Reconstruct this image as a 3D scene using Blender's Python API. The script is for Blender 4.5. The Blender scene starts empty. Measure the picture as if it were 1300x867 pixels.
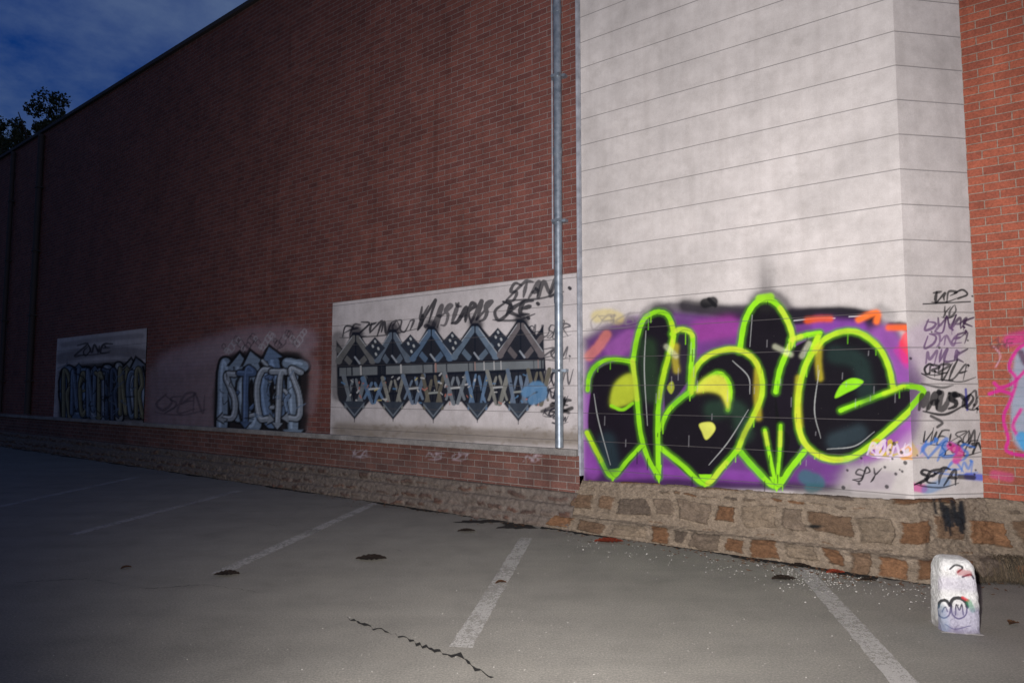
import bpy, bmesh, math, random
import numpy as np
from mathutils import Vector, Matrix
random.seed(7); rng = np.random.default_rng(7)
S = bpy.context.scene; COL = S.collection

# ------------------------------------------------------------------ camera model (photo 1300 x 867)
F = 850.0; H = 1.6; PITCH = math.atan(62/850)
def ray(x, y):
    X = (x-650)/F; Z = (433.5-y)/F; c, s = math.cos(PITCH), math.sin(PITCH)
    return np.array([X, c-Z*s, s+Z*c])
def ground(x, y, z=0.0):
    r = ray(x, y); t = (z-H)/r[2]; return np.array([0, 0, H])+r*t
def project(P):
    P = np.asarray(P, float); X = P[..., 0]; Y = P[..., 1]; Z = P[..., 2]-H
    c, s = math.cos(PITCH), math.sin(PITCH)
    d = Y*c+Z*s; u = -Y*s+Z*c
    return 650+F*X/d, 433.5-F*u/d
L = ray(-475, 495.5); L[2] = 0; L /= np.linalg.norm(L); EX = -L           # along the wall, to the right
NN = np.array([-EX[1], EX[0], 0.0]);
if NN[1] > 0: NN = -NN                                                      # towards the camera
G0 = ground(1186, 743)
WALL_D = 0.30                                                               # wall face behind the foot of the base
def wp(s, z, out=0.0):       # point in wall frame: s along, z up, out = towards camera from the wall face
    s = np.asarray(s, float); z = np.asarray(z, float); out = np.asarray(out, float)
    s, z, out = np.broadcast_arrays(s, z, out)
    P = G0[None]*np.ones(s.shape+(1,)) + s[..., None]*EX + (out-WALL_D)[..., None]*NN
    P[..., 2] = z
    return P
def on_wall(x, y, out=0.0):
    r = ray(x, y); o = np.array([0, 0, H]); P = G0+(out-WALL_D)*NN
    t = ((P-o)@NN)/(r@NN); q = o+r*t
    return (q-G0)@EX, q[2]
# wall frame matrix: local x = along wall, local y = into the wall, local z = up
WM = Matrix(((EX[0], -NN[0], 0, G0[0]-WALL_D*NN[0]), (EX[1], -NN[1], 0, G0[1]-WALL_D*NN[1]), (0, 0, 1, 0), (0, 0, 0, 1)))

# ------------------------------------------------------------------ material helpers
def mat(name):
    m = bpy.data.materials.new(name); m.use_nodes = True
    nt = m.node_tree; b = nt.nodes['Principled BSDF']; b.inputs['Roughness'].default_value = .85
    b.inputs['Specular IOR Level'].default_value = .3
    return m, nt, b
def N(nt, t, **k):
    n = nt.nodes.new(t)
    for a, v in k.items():
        if a in n.inputs.keys(): n.inputs[a].default_value = v
        else: setattr(n, a, v)
    return n
def LK(nt, a, b): nt.links.new(a, b)
def noise(nt, vec, scale, detail=4, rough=.55):
    n = nt.nodes.new('ShaderNodeTexNoise'); n.inputs['Scale'].default_value = scale
    n.inputs['Detail'].default_value = detail; n.inputs['Roughness'].default_value = rough
    if vec is not None: LK(nt, vec, n.inputs['Vector'])
    return n
def ramp(nt, fac, stops):
    r = nt.nodes.new('ShaderNodeValToRGB'); cr = r.color_ramp
    while len(cr.elements) > 1: cr.elements.remove(cr.elements[0])
    cr.elements[0].position = stops[0][0]; cr.elements[0].color = (*stops[0][1], 1) if len(stops[0][1]) == 3 else stops[0][1]
    for p, c in stops[1:]:
        e = cr.elements.new(p); e.color = (*c, 1)
    LK(nt, fac, r.inputs['Fac']); return r
def mix(nt, fac, a, b, mode='MIX'):
    m = nt.nodes.new('ShaderNodeMix'); m.data_type = 'RGBA'; m.blend_type = mode
    for s, v in ((m.inputs['Factor'], fac), (m.inputs['A'], a), (m.inputs['B'], b)):
        if hasattr(v, 'links') or hasattr(v, 'is_linked'): LK(nt, v, s)
        elif isinstance(v, (int, float)): s.default_value = v
        else: s.default_value = (*v, 1)
    return m.outputs['Result']
def math_(nt, op, a, b=None):
    m = nt.nodes.new('ShaderNodeMath'); m.operation = op
    for i, v in enumerate((a, b)):
        if v is None: continue
        if isinstance(v, (int, float)): m.inputs[i].default_value = v
        else: LK(nt, v, m.inputs[i])
    return m.outputs[0]
def bump(nt, b, h, strength=.4, dist=.01, prev=None):
    n = nt.nodes.new('ShaderNodeBump'); n.inputs['Strength'].default_value = strength; n.inputs['Distance'].default_value = dist
    LK(nt, h, n.inputs['Height'])
    if prev is not None: LK(nt, prev, n.inputs['Normal'])
    LK(nt, n.outputs[0], b.inputs['Normal']); return n.outputs[0]
def coords(nt, kind='Object'): return nt.nodes.new('ShaderNodeTexCoord').outputs[kind]

def with_paint(nt, b, base, vec):
    """layer the sprayed paint stored on the mesh over a base colour, thinned by fine wear"""
    at = nt.nodes.new('ShaderNodeAttribute'); at.attribute_name = 'paint'
    w = noise(nt, vec, 38, 5, .7)
    wr = ramp(nt, w.outputs['Fac'], [(.26, (.86, .86, .86)), (.36, (1, 1, 1))])
    tone = noise(nt, vec, 5, 4, .6)
    tn = ramp(nt, tone.outputs['Fac'], [(.3, (.82, .82, .82)), (.7, (1.06, 1.06, 1.06))])
    a = math_(nt, 'MULTIPLY', at.outputs['Alpha'], wr.outputs['Color'])
    pc = mix(nt, 1.0, at.outputs['Color'], tn.outputs['Color'], 'MULTIPLY')
    return mix(nt, a, base, pc)

def brick_material(name, c1, c2, mortar, bw=.235, rh=.0775, ms=.011, paint=False, dirt=.5, seed=0.0):
    m, nt, b = mat(name)
    tc = coords(nt)
    mp = nt.nodes.new('ShaderNodeMapping'); LK(nt, tc, mp.inputs['Vector'])
    mp.inputs['Rotation'].default_value = (math.radians(-90), 0, 0)     # x,z -> x,y
    mp.inputs['Location'].default_value = (seed, 0, 0)
    wob = noise(nt, mp.outputs[0], 9, 2)
    off = nt.nodes.new('ShaderNodeVectorMath'); off.operation = 'MULTIPLY_ADD'
    LK(nt, wob.outputs['Color'], off.inputs[0]); off.inputs[1].default_value = (.006, .006, 0); LK(nt, mp.outputs[0], off.inputs[2])
    br = nt.nodes.new('ShaderNodeTexBrick'); LK(nt, off.outputs[0], br.inputs['Vector'])
    br.inputs['Scale'].default_value = 1; br.inputs['Brick Width'].default_value = bw; br.inputs['Row Height'].default_value = rh
    br.inputs['Mortar Size'].default_value = ms/2; br.inputs['Mortar Smooth'].default_value = .25
    br.offset = .5; br.inputs['Bias'].default_value = -.1
    br.inputs['Color1'].default_value = (*c1, 1); br.inputs['Color2'].default_value = (*c2, 1); br.inputs['Mortar'].default_value = (*mortar, 1)
    fine = noise(nt, tc, 55, 6, .7); big = noise(nt, tc, .8, 5, .6); mid = noise(nt, tc, 6, 4, .6)
    fr = ramp(nt, fine.outputs['Fac'], [(.28, (.6, .6, .6)), (.7, (1.22, 1.22, 1.22))])
    c = mix(nt, 1.0, br.outputs['Color'], fr.outputs['Color'], 'MULTIPLY')
    bg = ramp(nt, big.outputs['Fac'], [(.3, (1-.55*dirt,)*3), (.7, (1.1, 1.1, 1.1))])
    c = mix(nt, 1.0, c, bg.outputs['Color'], 'MULTIPLY')
    md = ramp(nt, mid.outputs['Fac'], [(.3, (.8, .8, .8)), (.65, (1.1, 1.1, 1.1))])
    c = mix(nt, .8, c, md.outputs['Color'], 'MULTIPLY')
    m2 = nt.nodes.new('ShaderNodeMapping'); LK(nt, tc, m2.inputs['Vector']); m2.inputs['Scale'].default_value = (2.6, 2.6, .16)
    sk = noise(nt, m2.outputs[0], 1.5, 7, .68)
    c = mix(nt, .8, c, ramp(nt, sk.outputs['Fac'], [(.30, (.72, .70, .70)), (.46, (1, 1, 1)), (.70, (1.0, 1.0, 1.0)), (.82, (1.2, 1.18, 1.15))]).outputs['Color'], 'MULTIPLY')
    ef = noise(nt, tc, 1.7, 8, .75)
    c = mix(nt, math_(nt, 'MULTIPLY', ramp(nt, ef.outputs['Fac'], [(.60, (0, 0, 0)), (.80, (1, 1, 1))]).outputs['Color'], .14), c, (.36, .29, .25))
    if paint: c = with_paint(nt, b, c, tc)
    LK(nt, c, b.inputs['Base Color'])
    inv = math_(nt, 'SUBTRACT', 1.0, br.outputs['Fac'])
    hh = math_(nt, 'ADD', inv, math_(nt, 'MULTIPLY', fine.outputs['Fac'], .35))
    bump(nt, b, hh, .75, .012)
    return m

# render with horizontal grooves
GR0, GRS = 2.960, .3258
def render_material(name, base, paint=True, dark=.0):
    m, nt, b = mat(name); tc = coords(nt); b.inputs['Specular IOR Level'].default_value = .12
    sx = nt.nodes.new('ShaderNodeSeparateXYZ'); LK(nt, tc, sx.inputs[0])
    big = noise(nt, tc, 1.1, 6, .6); mid = noise(nt, tc, 7, 6, .65); fine = noise(nt, tc, 90, 5, .7)
    lo = tuple(v*.80 for v in base); hi = tuple(min(v*1.08, .9) for v in base)
    c0 = ramp(nt, big.outputs['Fac'], [(.32, lo), (.66, hi)]).outputs['Color']
    c = mix(nt, .55, c0, ramp(nt, mid.outputs['Fac'], [(.3, (.76, .75, .74)), (.62, (1.04, 1.04, 1.04))]).outputs['Color'], 'MULTIPLY')
    c = mix(nt, .6, c, ramp(nt, fine.outputs['Fac'], [(.25, (.78, .78, .78)), (.6, (1.04, 1.04, 1.04))]).outputs['Color'], 'MULTIPLY')
    # faint vertical run marks
    mp = nt.nodes.new('ShaderNodeMapping'); LK(nt, tc, mp.inputs['Vector']); mp.inputs['Scale'].default_value = (6, 6, .35)
    st = noise(nt, mp.outputs[0], 1.6, 5, .6)
    c = mix(nt, .55, c, ramp(nt, st.outputs['Fac'], [(.3, (.88, .87, .86)), (.55, (1, 1, 1))]).outputs['Color'], 'MULTIPLY')
    mo = noise(nt, tc, 2.6, 9, .78)
    c = mix(nt, math_(nt, 'MULTIPLY', ramp(nt, mo.outputs['Fac'], [(.54, (0, 0, 0)), (.66, (1, 1, 1))]).outputs['Color'], .28), c, (.30, .275, .25))
    if paint: c = with_paint(nt, b, c, tc)
    # grooves
    t = math_(nt, 'DIVIDE', math_(nt, 'SUBTRACT', sx.outputs['Z'], GR0-20*GRS), GRS)
    wv = noise(nt, tc, 1.3, 2)
    t = math_(nt, 'ADD', t, math_(nt, 'MULTIPLY', math_(nt, 'SUBTRACT', wv.outputs['Fac'], .5), .02))
    fr = math_(nt, 'FRACT', t)
    dist = math_(nt, 'MULTIPLY', math_(nt, 'ABSOLUTE', math_(nt, 'SUBTRACT', fr, .5)), 1.0)   # .5 at the groove
    g = ramp(nt, dist, [(.482, (0, 0, 0)), (.494, (1, 1, 1))])
    c = mix(nt, math_(nt, 'MULTIPLY', g.outputs['Color'], math_(nt, 'ADD', .18, math_(nt, 'MULTIPLY', mid.outputs['Fac'], .75))), c, (.11, .10, .10))
    LK(nt, c, b.inputs['Base Color'])
    h = math_(nt, 'SUBTRACT', math_(nt, 'MULTIPLY', fine.outputs['Fac'], .12), g.outputs['Color'])
    h = math_(nt, 'ADD', h, math_(nt, 'MULTIPLY', mid.outputs['Fac'], .25))
    bump(nt, b, h, .5, .012)
    return m

# ------------------------------------------------------------------ paint canvas
class Canvas:
    """a grid of wall points with an RGBA paint layer; strokes are written in photo pixels of the wall"""
    def __init__(s, ss, zz, P):                # P: (nz, ns, 3) world points
        s.ss, s.zz, s.P = ss, zz, P
        s.x, s.y = project(P); s.rgb = np.zeros(P.shape); s.a = np.zeros(P.shape[:2])
        s.nz = (np.sin(s.x*.9+3*np.sin(s.y*.37))*np.sin(s.y*1.1+2*np.sin(s.x*.29)))
    def over(s, sl, col, al):
        al = np.clip(al, 0, 1); a0 = s.a[sl]; out = al+a0*(1-al)
        k = np.where(out > 1e-5, al/np.maximum(out, 1e-5), 0)[..., None]
        s.rgb[sl] = s.rgb[sl]*(1-k)+np.array(col)*k; s.a[sl] = out
    def box(s, pts, m):
        x0, y0 = pts.min(0)-m; x1, y1 = pts.max(0)+m
        msk = (s.x > x0) & (s.x < x1) & (s.y > y0) & (s.y < y1)
        if not msk.any(): return None
        r = np.where(msk.any(1))[0]; c = np.where(msk.any(0))[0]
        return (slice(r[0], r[-1]+1), slice(c[0], c[-1]+1))
    def dist(s, sl, pts, w=None):
        X = s.x[sl]; Y = s.y[sl]; D = np.full(X.shape, 1e9)
        for i in range(len(pts)-1):
            (ax, ay), (bx, by) = pts[i], pts[i+1]; dx, dy = bx-ax, by-ay; l2 = dx*dx+dy*dy+1e-9
            t = np.clip(((X-ax)*dx+(Y-ay)*dy)/l2, 0, 1)
            d = np.hypot(X-ax-t*dx, Y-ay-t*dy)
            if w is not None: d = d-(w[i]+(w[i+1]-w[i])*t)
            D = np.minimum(D, d)
        return D
    def stroke(s, pts, width, col, a=1.0, soft=1.0, smooth=True, taper=False, dot=0):
        pts = np.array(pts, float)
        if smooth and len(pts) > 2: pts = cr(pts)
        w = np.full(len(pts), width/2.0)
        if taper:
            t = np.linspace(0, 1, len(pts)); w = w*(.35+.65*np.sin(np.pi*np.clip(t*.9+.08, 0, 1)))
        w = w*(1+.06*np.sin(np.arange(len(pts))*1.7))
        sl = s.box(pts, width+soft*2+2)
        if sl is None: return
        d = s.dist(sl, pts, w)
        s.over(sl, col, a*np.clip(.5-d/max(soft, .3), 0, 1) if soft <= 2 else a*np.exp(-np.clip(d, 0, None)**2/(soft*soft*.5)))
    def fill(s, pts, col, a=1.0, soft=1.0, smooth=False, tex=0.0):
        pts = np.array(pts, float)
        if smooth: pts = cr(np.vstack([pts, pts[:1]]))
        else: pts = np.vstack([pts, pts[:1]])
        sl = s.box(pts, soft*2+2)
        if sl is None: return
        X = s.x[sl]; Y = s.y[sl]; ins = np.zeros(X.shape, bool)
        for i in range(len(pts)-1):
            (ax, ay), (bx, by) = pts[i], pts[i+1]
            if ay == by: continue
            c = ((ay > Y) != (by > Y)) & (X < (bx-ax)*(Y-ay)/(by-ay)+ax)
            ins ^= c
        d = s.dist(sl, pts); d = np.where(ins, -d, d)
        if soft <= 2: al = np.clip(.5-d/max(soft, .3), 0, 1)
        else: al = 1/(1+np.exp(np.clip(d/(soft*.35), -30, 30)))
        if tex: al = al*(1-tex*(.5+.5*s.nz[sl]))
        s.over(sl, col, a*al)
def cr(p, n=7):
    p = np.vstack([2*p[0]-p[1], p, 2*p[-1]-p[-2]]) if not np.allclose(p[0], p[-1]) else np.vstack([p[-2], p, p[1]])
    out = []
    for i in range(1, len(p)-2):
        for t in np.linspace(0, 1, n, endpoint=False):
            out.append(.5*((2*p[i])+(-p[i-1]+p[i+1])*t+(2*p[i-1]-5*p[i]+4*p[i+1]-p[i+2])*t*t+(-p[i-1]+3*p[i]-3*p[i+1]+p[i+2])*t**3))
    out.append(p[-2]); return np.array(out)
BKC = (.006, .006, .008)
GL = {'A': [[(0, 1), (.5, 0), (1, 1)], [(.2, .65), (.85, .6)]], 'B': [[(0, 0), (.05, 1)], [(0, 0), (.8, .2), (.1, .48), (.9, .75), (0, 1)]],
 'C': [[(1, .15), (.4, 0), (0, .5), (.4, 1), (1, .85)]], 'D': [[(0, 0), (0, 1), (.8, .75), (.8, .25), (0, 0)]], 'E': [[(1, 0), (.1, .05), (0, 1), (1, .95)], [(.05, .5), (.8, .45)]],
 'F': [[(1, 0), (0, 0), (0, 1)], [(0, .5), (.8, .45)]], 'G': [[(1, .15), (.4, 0), (0, .5), (.4, 1), (1, .8), (.9, .5), (.5, .5)]], 'H': [[(0, 0), (0, 1)], [(1, 0), (.9, 1)], [(0, .5), (1, .45)]],
 'I': [[(.5, 0), (.5, 1)]], 'K': [[(0, 0), (0, 1)], [(1, 0), (.1, .5), (1, 1.1)]], 'L': [[(0, 0), (0, 1), (1, .9)]], 'M': [[(0, 1), (.1, 0), (.5, .7), (.9, 0), (1, 1)]],
 'N': [[(0, 1), (.05, 0), (.9, 1), (1, 0)]], 'O': [[(.5, 0), (0, .5), (.5, 1), (1, .5), (.5, 0)]], 'P': [[(0, 1), (0, 0), (.9, .2), (.1, .55)]], 'R': [[(0, 1), (0, 0), (.9, .2), (.1, .5), (1, 1)]],
 'S': [[(1, .1), (.3, 0), (.1, .35), (.8, .6), (.7, .95), (0, 1)]], 'T': [[(0, 0), (1, .05)], [(.5, 0), (.45, 1)]], 'U': [[(0, 0), (.1, .9), (.6, 1), (.95, .7), (1, 0)]], 'V': [[(0, 0), (.45, 1), (1, 0)]],
 'W': [[(0, 0), (.2, 1), (.5, .3), (.75, 1), (1, 0)]], 'Y': [[(0, 0), (.5, .5), (1, 0)], [(.5, .5), (.3, 1.1)]], 'Z': [[(0, 0), (1, 0), (.05, 1), (1, .95)]], "'": [[(.4, -.1), (.3, .2)]], '!': [[(.5, -.1), (.45, .7)], [(.42, .95), (.45, 1)]],
 '-': [[(0, .5), (1, .45)]], '.': [[(.4, .95), (.5, 1)]]}
def tag(cv, txt, x, y, w, h, col, lw=1.6, slope=0.0, slant=-.25, a=.95, soft=.9, gap=.05, loop=True, jit=.13):
    """one quick handwritten signature: uneven letters, a swelling line, joins and a flick"""
    r = random.Random(txt+str(int(x))); adv = w/len(txt); last = None
    sl = slant+r.uniform(-.15, .1)
    for i, ch in enumerate(txt):
        if ch not in GL: continue
        gw = adv*(1-gap)*r.uniform(.85, 1.25); ox = x+i*adv+r.uniform(-.1, .1)*adv; hh = h*r.uniform(.78, 1.22); oy = y+(h-hh)*r.uniform(.2, .8)
        for q, stv in enumerate(GL[ch]):
            pts = []
            for (u, v) in stv:
                u += r.uniform(-jit, jit); v += r.uniform(-jit, jit)
                px = ox+u*gw+sl*(v-.5)*hh; py = oy+v*hh+slope*(px-x)
                pts.append((px, py))
            if len(pts) == 2:
                m = ((pts[0][0]+pts[1][0])/2+r.uniform(-.12, .12)*h, (pts[0][1]+pts[1][1])/2+r.uniform(-.08, .08)*h); pts = [pts[0], m, pts[1]]
            if q == 0 and last is not None and r.random() < .55: pts = [last]+pts
            cv.stroke(pts, lw*r.uniform(1.15, 1.8), col, a*r.uniform(.8, 1), soft, taper=True)
            last = pts[-1]
    if loop and r.random() < .7:
        yb = y+h*1.15+slope*w
        cv.stroke([(x+w*1.02, yb-.25*h), (x+w*.6, yb+.05*h-slope*w*.4), (x+w*.15, yb-slope*w*.8), (x-.05*w, yb-.1*h-slope*w)], lw*.9, col, a*.85, soft, taper=True)
    for k in range(r.randint(0, 2)):
        px = x+w*r.uniform(-.1, 1.15); py = y+r.uniform(-.3, 1.2)*h+slope*(px-x); cv.stroke([(px, py), (px+1, py+1)], lw*1.3, col, a, soft)
        if r.random() < .5: cv.stroke([(px, py), (px, py+r.uniform(3, 8))], lw*.5, col, a*.7, soft)

def wildstyle(cv, x0, x1, yt, yb, n, seed, pal, slope=0.0, lw=9, out=BKC, lines=True):
    """interlocking outlined letters: every letter is a bent bar with an arrow or a hook, drawn over its neighbours"""
    r = random.Random(seed); wd = (x1-x0)/n; hgt = yb-yt
    forms = [[(0, 1), (.05, .1), (.55, .0), (.9, .3), (.5, .5), (.95, 1)], [(.95, .1), (.4, 0), (.0, .45), (.3, .95), (.95, .9)], [(0, .05), (.15, .95), (.55, .35), (.85, 1), (1.1, .1)],
             [(0, 1), (.1, 0), (.85, .9), (1.0, .0)], [(.9, .1), (.2, .1), (.8, .55), (.7, .95), (-.05, .9)], [(0, .05), (1, .1), (.5, .12), (.4, 1.05)], [(.5, .0), (.0, .4), (.4, 1), (1, .6), (.5, .0)]]
    items = []
    for i in range(n):
        f_ = r.choice(forms); p = [(x0+(i+.08+u*.85+r.uniform(-.08, .08))*wd, yt+(v+r.uniform(-.07, .07))*hgt+slope*((i+u)*wd)) for u, v in f_]
        items.append((p, r.choice(pal)))
    for k in range(n*2):    # background connections
        a_ = (x0+r.uniform(.08, .92)*(x1-x0), yt+r.uniform(.05, .95)*hgt); b_ = (min(max(a_[0]+r.uniform(-.9, .9)*wd, x0+6), x1-8), a_[1]+r.uniform(-.4, .4)*hgt)
        m = ((a_[0]+b_[0])/2+r.uniform(-5, 5), (a_[1]+b_[1])/2+r.uniform(-5, 5)); items.insert(0, ([a_, m, b_], r.choice(pal)))
    for q, (p, c_) in enumerate(items):
        w_ = lw*(1.0 if q >= n*2 else .62)
        cv.stroke(p, w_*1.55, out, .96, 1.3); cv.stroke(p, w_, c_, .96, 1.1)
        cv.stroke([(u-w_*.18, v-w_*.22) for u, v in p], w_*.24, tuple(min(1, t*1.9+.03) for t in c_), .75, 1.2)
        if q >= n*2:
            (ax, ay), (bx_, by) = p[-2], p[-1]; d = math.hypot(bx_-ax, by-ay)+1e-6; dx, dy = (bx_-ax)/d, (by-ay)/d; t = w_*1.25
            tri = [(bx_+dx*t, by+dy*t), (bx_-dy*t*.8, by+dx*t*.8), (bx_+dy*t*.8, by-dx*t*.8)]
            cv.fill([(bx_+(u-bx_)*1.35, by+(v-by)*1.35) for u, v in tri], out, .95, 1.2); cv.fill(tri, c_, .95, 1.1)
    if lines:
        for k in range(n*3):
            cx, cy = x0+r.random()*(x1-x0), yt+r.random()*hgt; cv.stroke([(cx, cy), (cx+r.uniform(-7, 7), cy+r.uniform(-8, 8)), (cx+r.uniform(-7, 7), cy+r.uniform(-8, 8))], 1.3, r.choice([out, pal[0]]), .8, .9)

def grid_mesh(cv, nm, material, parent, closed_depth=None):
    P = cv.P; nz, ns = P.shape[:2]
    inv = np.array(WM.inverted())
    V = P.reshape(-1, 3)@inv[:3, :3].T+inv[:3, 3]
    me = bpy.data.meshes.new(nm)
    idx = np.arange(nz*ns).reshape(nz, ns)
    q = np.stack([idx[:-1, :-1], idx[:-1, 1:], idx[1:, 1:], idx[1:, :-1]], -1).reshape(-1, 4)
    me.vertices.add(len(V)); me.vertices.foreach_set('co', V.ravel())
    me.loops.add(q.size); me.loops.foreach_set('vertex_index', q.ravel())
    me.polygons.add(len(q)); me.polygons.foreach_set('loop_start', np.arange(0, q.size, 4)); 
    me.update(calc_edges=True); me.validate()
    ca = me.color_attributes.new('paint', 'FLOAT_COLOR', 'POINT')
    ca.data.foreach_set('color', np.concatenate([cv.rgb, cv.a[..., None]], -1).reshape(-1).astype(np.float32))
    me.materials.append(material)
    o = bpy.data.objects.new(nm, me); COL.objects.link(o)
    o.parent = parent
    return o
def child(o, parent): o.parent = parent; return o

# ------------------------------------------------------------------ mesh helpers (wall-local or world)
def newobj(name, bm, material, parent=None, smooth=False, bevel=0):
    if bevel:
        bmesh.ops.bevel(bm, geom=bm.edges[:], offset=bevel, segments=2, affect='EDGES', profile=.5)
    bmesh.ops.recalc_face_normals(bm, faces=bm.faces[:])
    me = bpy.data.meshes.new(name); bm.to_mesh(me); bm.free()
    if smooth:
        for p in me.polygons: p.use_smooth = True
    me.materials.append(material); o = bpy.data.objects.new(name, me); COL.objects.link(o); o.parent = parent
    return o
def bx(bm, x0, x1, y0, y1, z0, z1):
    v = [bm.verts.new(p) for p in ((x0, y0, z0), (x1, y0, z0), (x1, y1, z0), (x0, y1, z0), (x0, y0, z1), (x1, y0, z1), (x1, y1, z1), (x0, y1, z1))]
    for f in ((0, 3, 2, 1), (4, 5, 6, 7), (0, 1, 5, 4), (1, 2, 6, 5), (2, 3, 7, 6), (3, 0, 4, 7)): bm.faces.new([v[i] for i in f])
def cyl(bm, c0, c1, r, n=20, r2=None):
    c0, c1 = Vector(c0), Vector(c1); d = (c1-c0).normalized(); a = d.orthogonal().normalized(); b = d.cross(a)
    r2 = r if r2 is None else r2
    A = [bm.verts.new(c0+(a*math.cos(t)+b*math.sin(t))*r) for t in [2*math.pi*i/n for i in range(n)]]
    B = [bm.verts.new(c1+(a*math.cos(t)+b*math.sin(t))*r2) for t in [2*math.pi*i/n for i in range(n)]]
    for i in range(n): bm.faces.new([A[i], A[(i+1) % n], B[(i+1) % n], B[i]])
    bm.faces.new(A[::-1]); bm.faces.new(B)

def thing(name, label, cat, loc, mw=None, group=None):
    o = bpy.data.objects.new(name, None); COL.objects.link(o); o.empty_display_size = .3
    if mw is not None: o.matrix_world = mw
    else: o.location = loc
    o['label'] = label; o['category'] = cat
    if group: o['group'] = group
    return o

# ================================================================== MATERIALS
brickL = brick_material('brick_red_brown', (.212, .076, .058), (.143, .052, .044), (.265, .20, .18), dirt=.35, paint=True)
brickR = brick_material('brick_orange_red', (.36, .100, .056), (.26, .072, .044), (.32, .22, .17), dirt=.3, paint=True, seed=.37)
brickP = brick_material('brick_plinth', (.19, .085, .065), (.12, .055, .045), (.29, .25, .22), dirt=.6, paint=True, bw=.24, rh=.086, seed=.11)
white = render_material('off_white_render', (.56, .52, .495))
panelm = render_material('pale_painted_panel', (.54, .50, .495))
trimm, nt, b = mat('grey_metal_trim'); b.inputs['Base Color'].default_value = (.34, .36, .40, 1); b.inputs['Roughness'].default_value = .55
nz = noise(nt, coords(nt), 9, 5); LK(nt, ramp(nt, nz.outputs['Fac'], [(.3, (.22, .23, .26)), (.7, (.40, .42, .46))]).outputs['Color'], b.inputs['Base Color'])
pipem, nt, b = mat('galvanised_pipe'); b.inputs['Metallic'].default_value = .55; b.inputs['Roughness'].default_value = .42
nz = noise(nt, coords(nt), 12, 5); LK(nt, ramp(nt, nz.outputs['Fac'], [(.3, (.17, .20, .235)), (.7, (.33, .37, .41))]).outputs['Color'], b.inputs['Base Color'])
pipedark, nt, b = mat('dark_painted_pipe'); b.inputs['Base Color'].default_value = (.05, .045, .045, 1); b.inputs['Roughness'].default_value = .7
conc, nt, b = mat('weathered_concrete'); tc = coords(nt)
n1 = noise(nt, tc, 4, 6, .65); n2 = noise(nt, tc, 60, 5, .7)
c = mix(nt, .8, ramp(nt, n1.outputs['Fac'], [(.3, (.15, .14, .13)), (.7, (.33, .31, .29))]).outputs['Color'], ramp(nt, n2.outputs['Fac'], [(.3, (.6, .6, .6)), (.65, (1.1, 1.1, 1.1))]).outputs['Color'], 'MULTIPLY')
LK(nt, c, b.inputs['Base Color']); bump(nt, b, n2.outputs['Fac'], .5, .008)

# ================================================================== SKY / WORLD
w = bpy.data.worlds.new('World'); S.world = w; w.use_nodes = True; nt = w.node_tree
bg = nt.nodes['Background']; sky = nt.nodes.new('ShaderNodeTexSky'); sky.sky_type = 'NISHITA'; sky.sun_disc = False
SUN_EL, SUN_ROT = math.radians(1.5), math.radians(150)
sky.sun_elevation = SUN_EL; sky.sun_rotation = SUN_ROT; sky.air_density = 1.6; sky.ozone_density = 6.0; sky.dust_density = .6
tc = nt.nodes.new('ShaderNodeTexCoord')
mp = nt.nodes.new('ShaderNodeMapping'); LK(nt, tc.outputs['Generated'], mp.inputs['Vector']); mp.inputs['Scale'].default_value = (1.0, 1.0, 1.9); mp.inputs['Rotation'].default_value = (0, 0, .5)
cn = noise(nt, mp.outputs[0], 3.1, 9, .62)
cf = ramp(nt, cn.outputs['Fac'], [(.40, (0, 0, 0)), (.75, (1, 1, 1))])
SKY_TINT = (1.0, 1.75, 2.9); CLOUD = (2.7, 3.7, 5.2)
base = mix(nt, 1.0, sky.outputs[0], SKY_TINT, 'MULTIPLY')
out = mix(nt, math_(nt, 'MULTIPLY', cf.outputs['Color'], .5), base, CLOUD)
LK(nt, out, bg.inputs['Color']); bg.inputs['Strength'].default_value = .07

# ================================================================== GROUND
gm, nt, b = mat('asphalt'); tc = coords(nt)
n0 = noise(nt, tc, .35, 6, .6); n1 = noise(nt, tc, 2.3, 6, .65); n2 = noise(nt, tc, 75, 6, .85); n3 = noise(nt, tc, 420, 2, .8)
c = ramp(nt, n0.outputs['Fac'], [(.3, (.225, .212, .182)), (.7, (.275, .260, .226))]).outputs['Color']
c = mix(nt, .7, c, ramp(nt, n1.outputs['Fac'], [(.3, (.80, .80, .80)), (.5, (1, 1, 1)), (.72, (1.14, 1.13, 1.11))]).outputs['Color'], 'MULTIPLY')
c = mix(nt, .9, c, ramp(nt, n2.outputs['Fac'], [(.32, (.50, .50, .50)), (.5, (.95, .95, .95)), (.68, (1.6, 1.58, 1.53))]).outputs['Color'], 'MULTIPLY')
vz = nt.nodes.new('ShaderNodeTexVoronoi'); vz.inputs['Scale'].default_value = 55; LK(nt, tc, vz.inputs['Vector'])
vr = ramp(nt, vz.outputs['Distance'], [(.06, (1, 1, 1)), (.16, (0, 0, 0))])
vc = ramp(nt, vz.outputs['Color'], [(.80, (0, 0, 0)), (.86, (1, 1, 1))])
c = mix(nt, math_(nt, 'MULTIPLY', math_(nt, 'MULTIPLY', vr.outputs['Color'], vc.outputs['Color']), .55), c, (.40, .38, .35))
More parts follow.
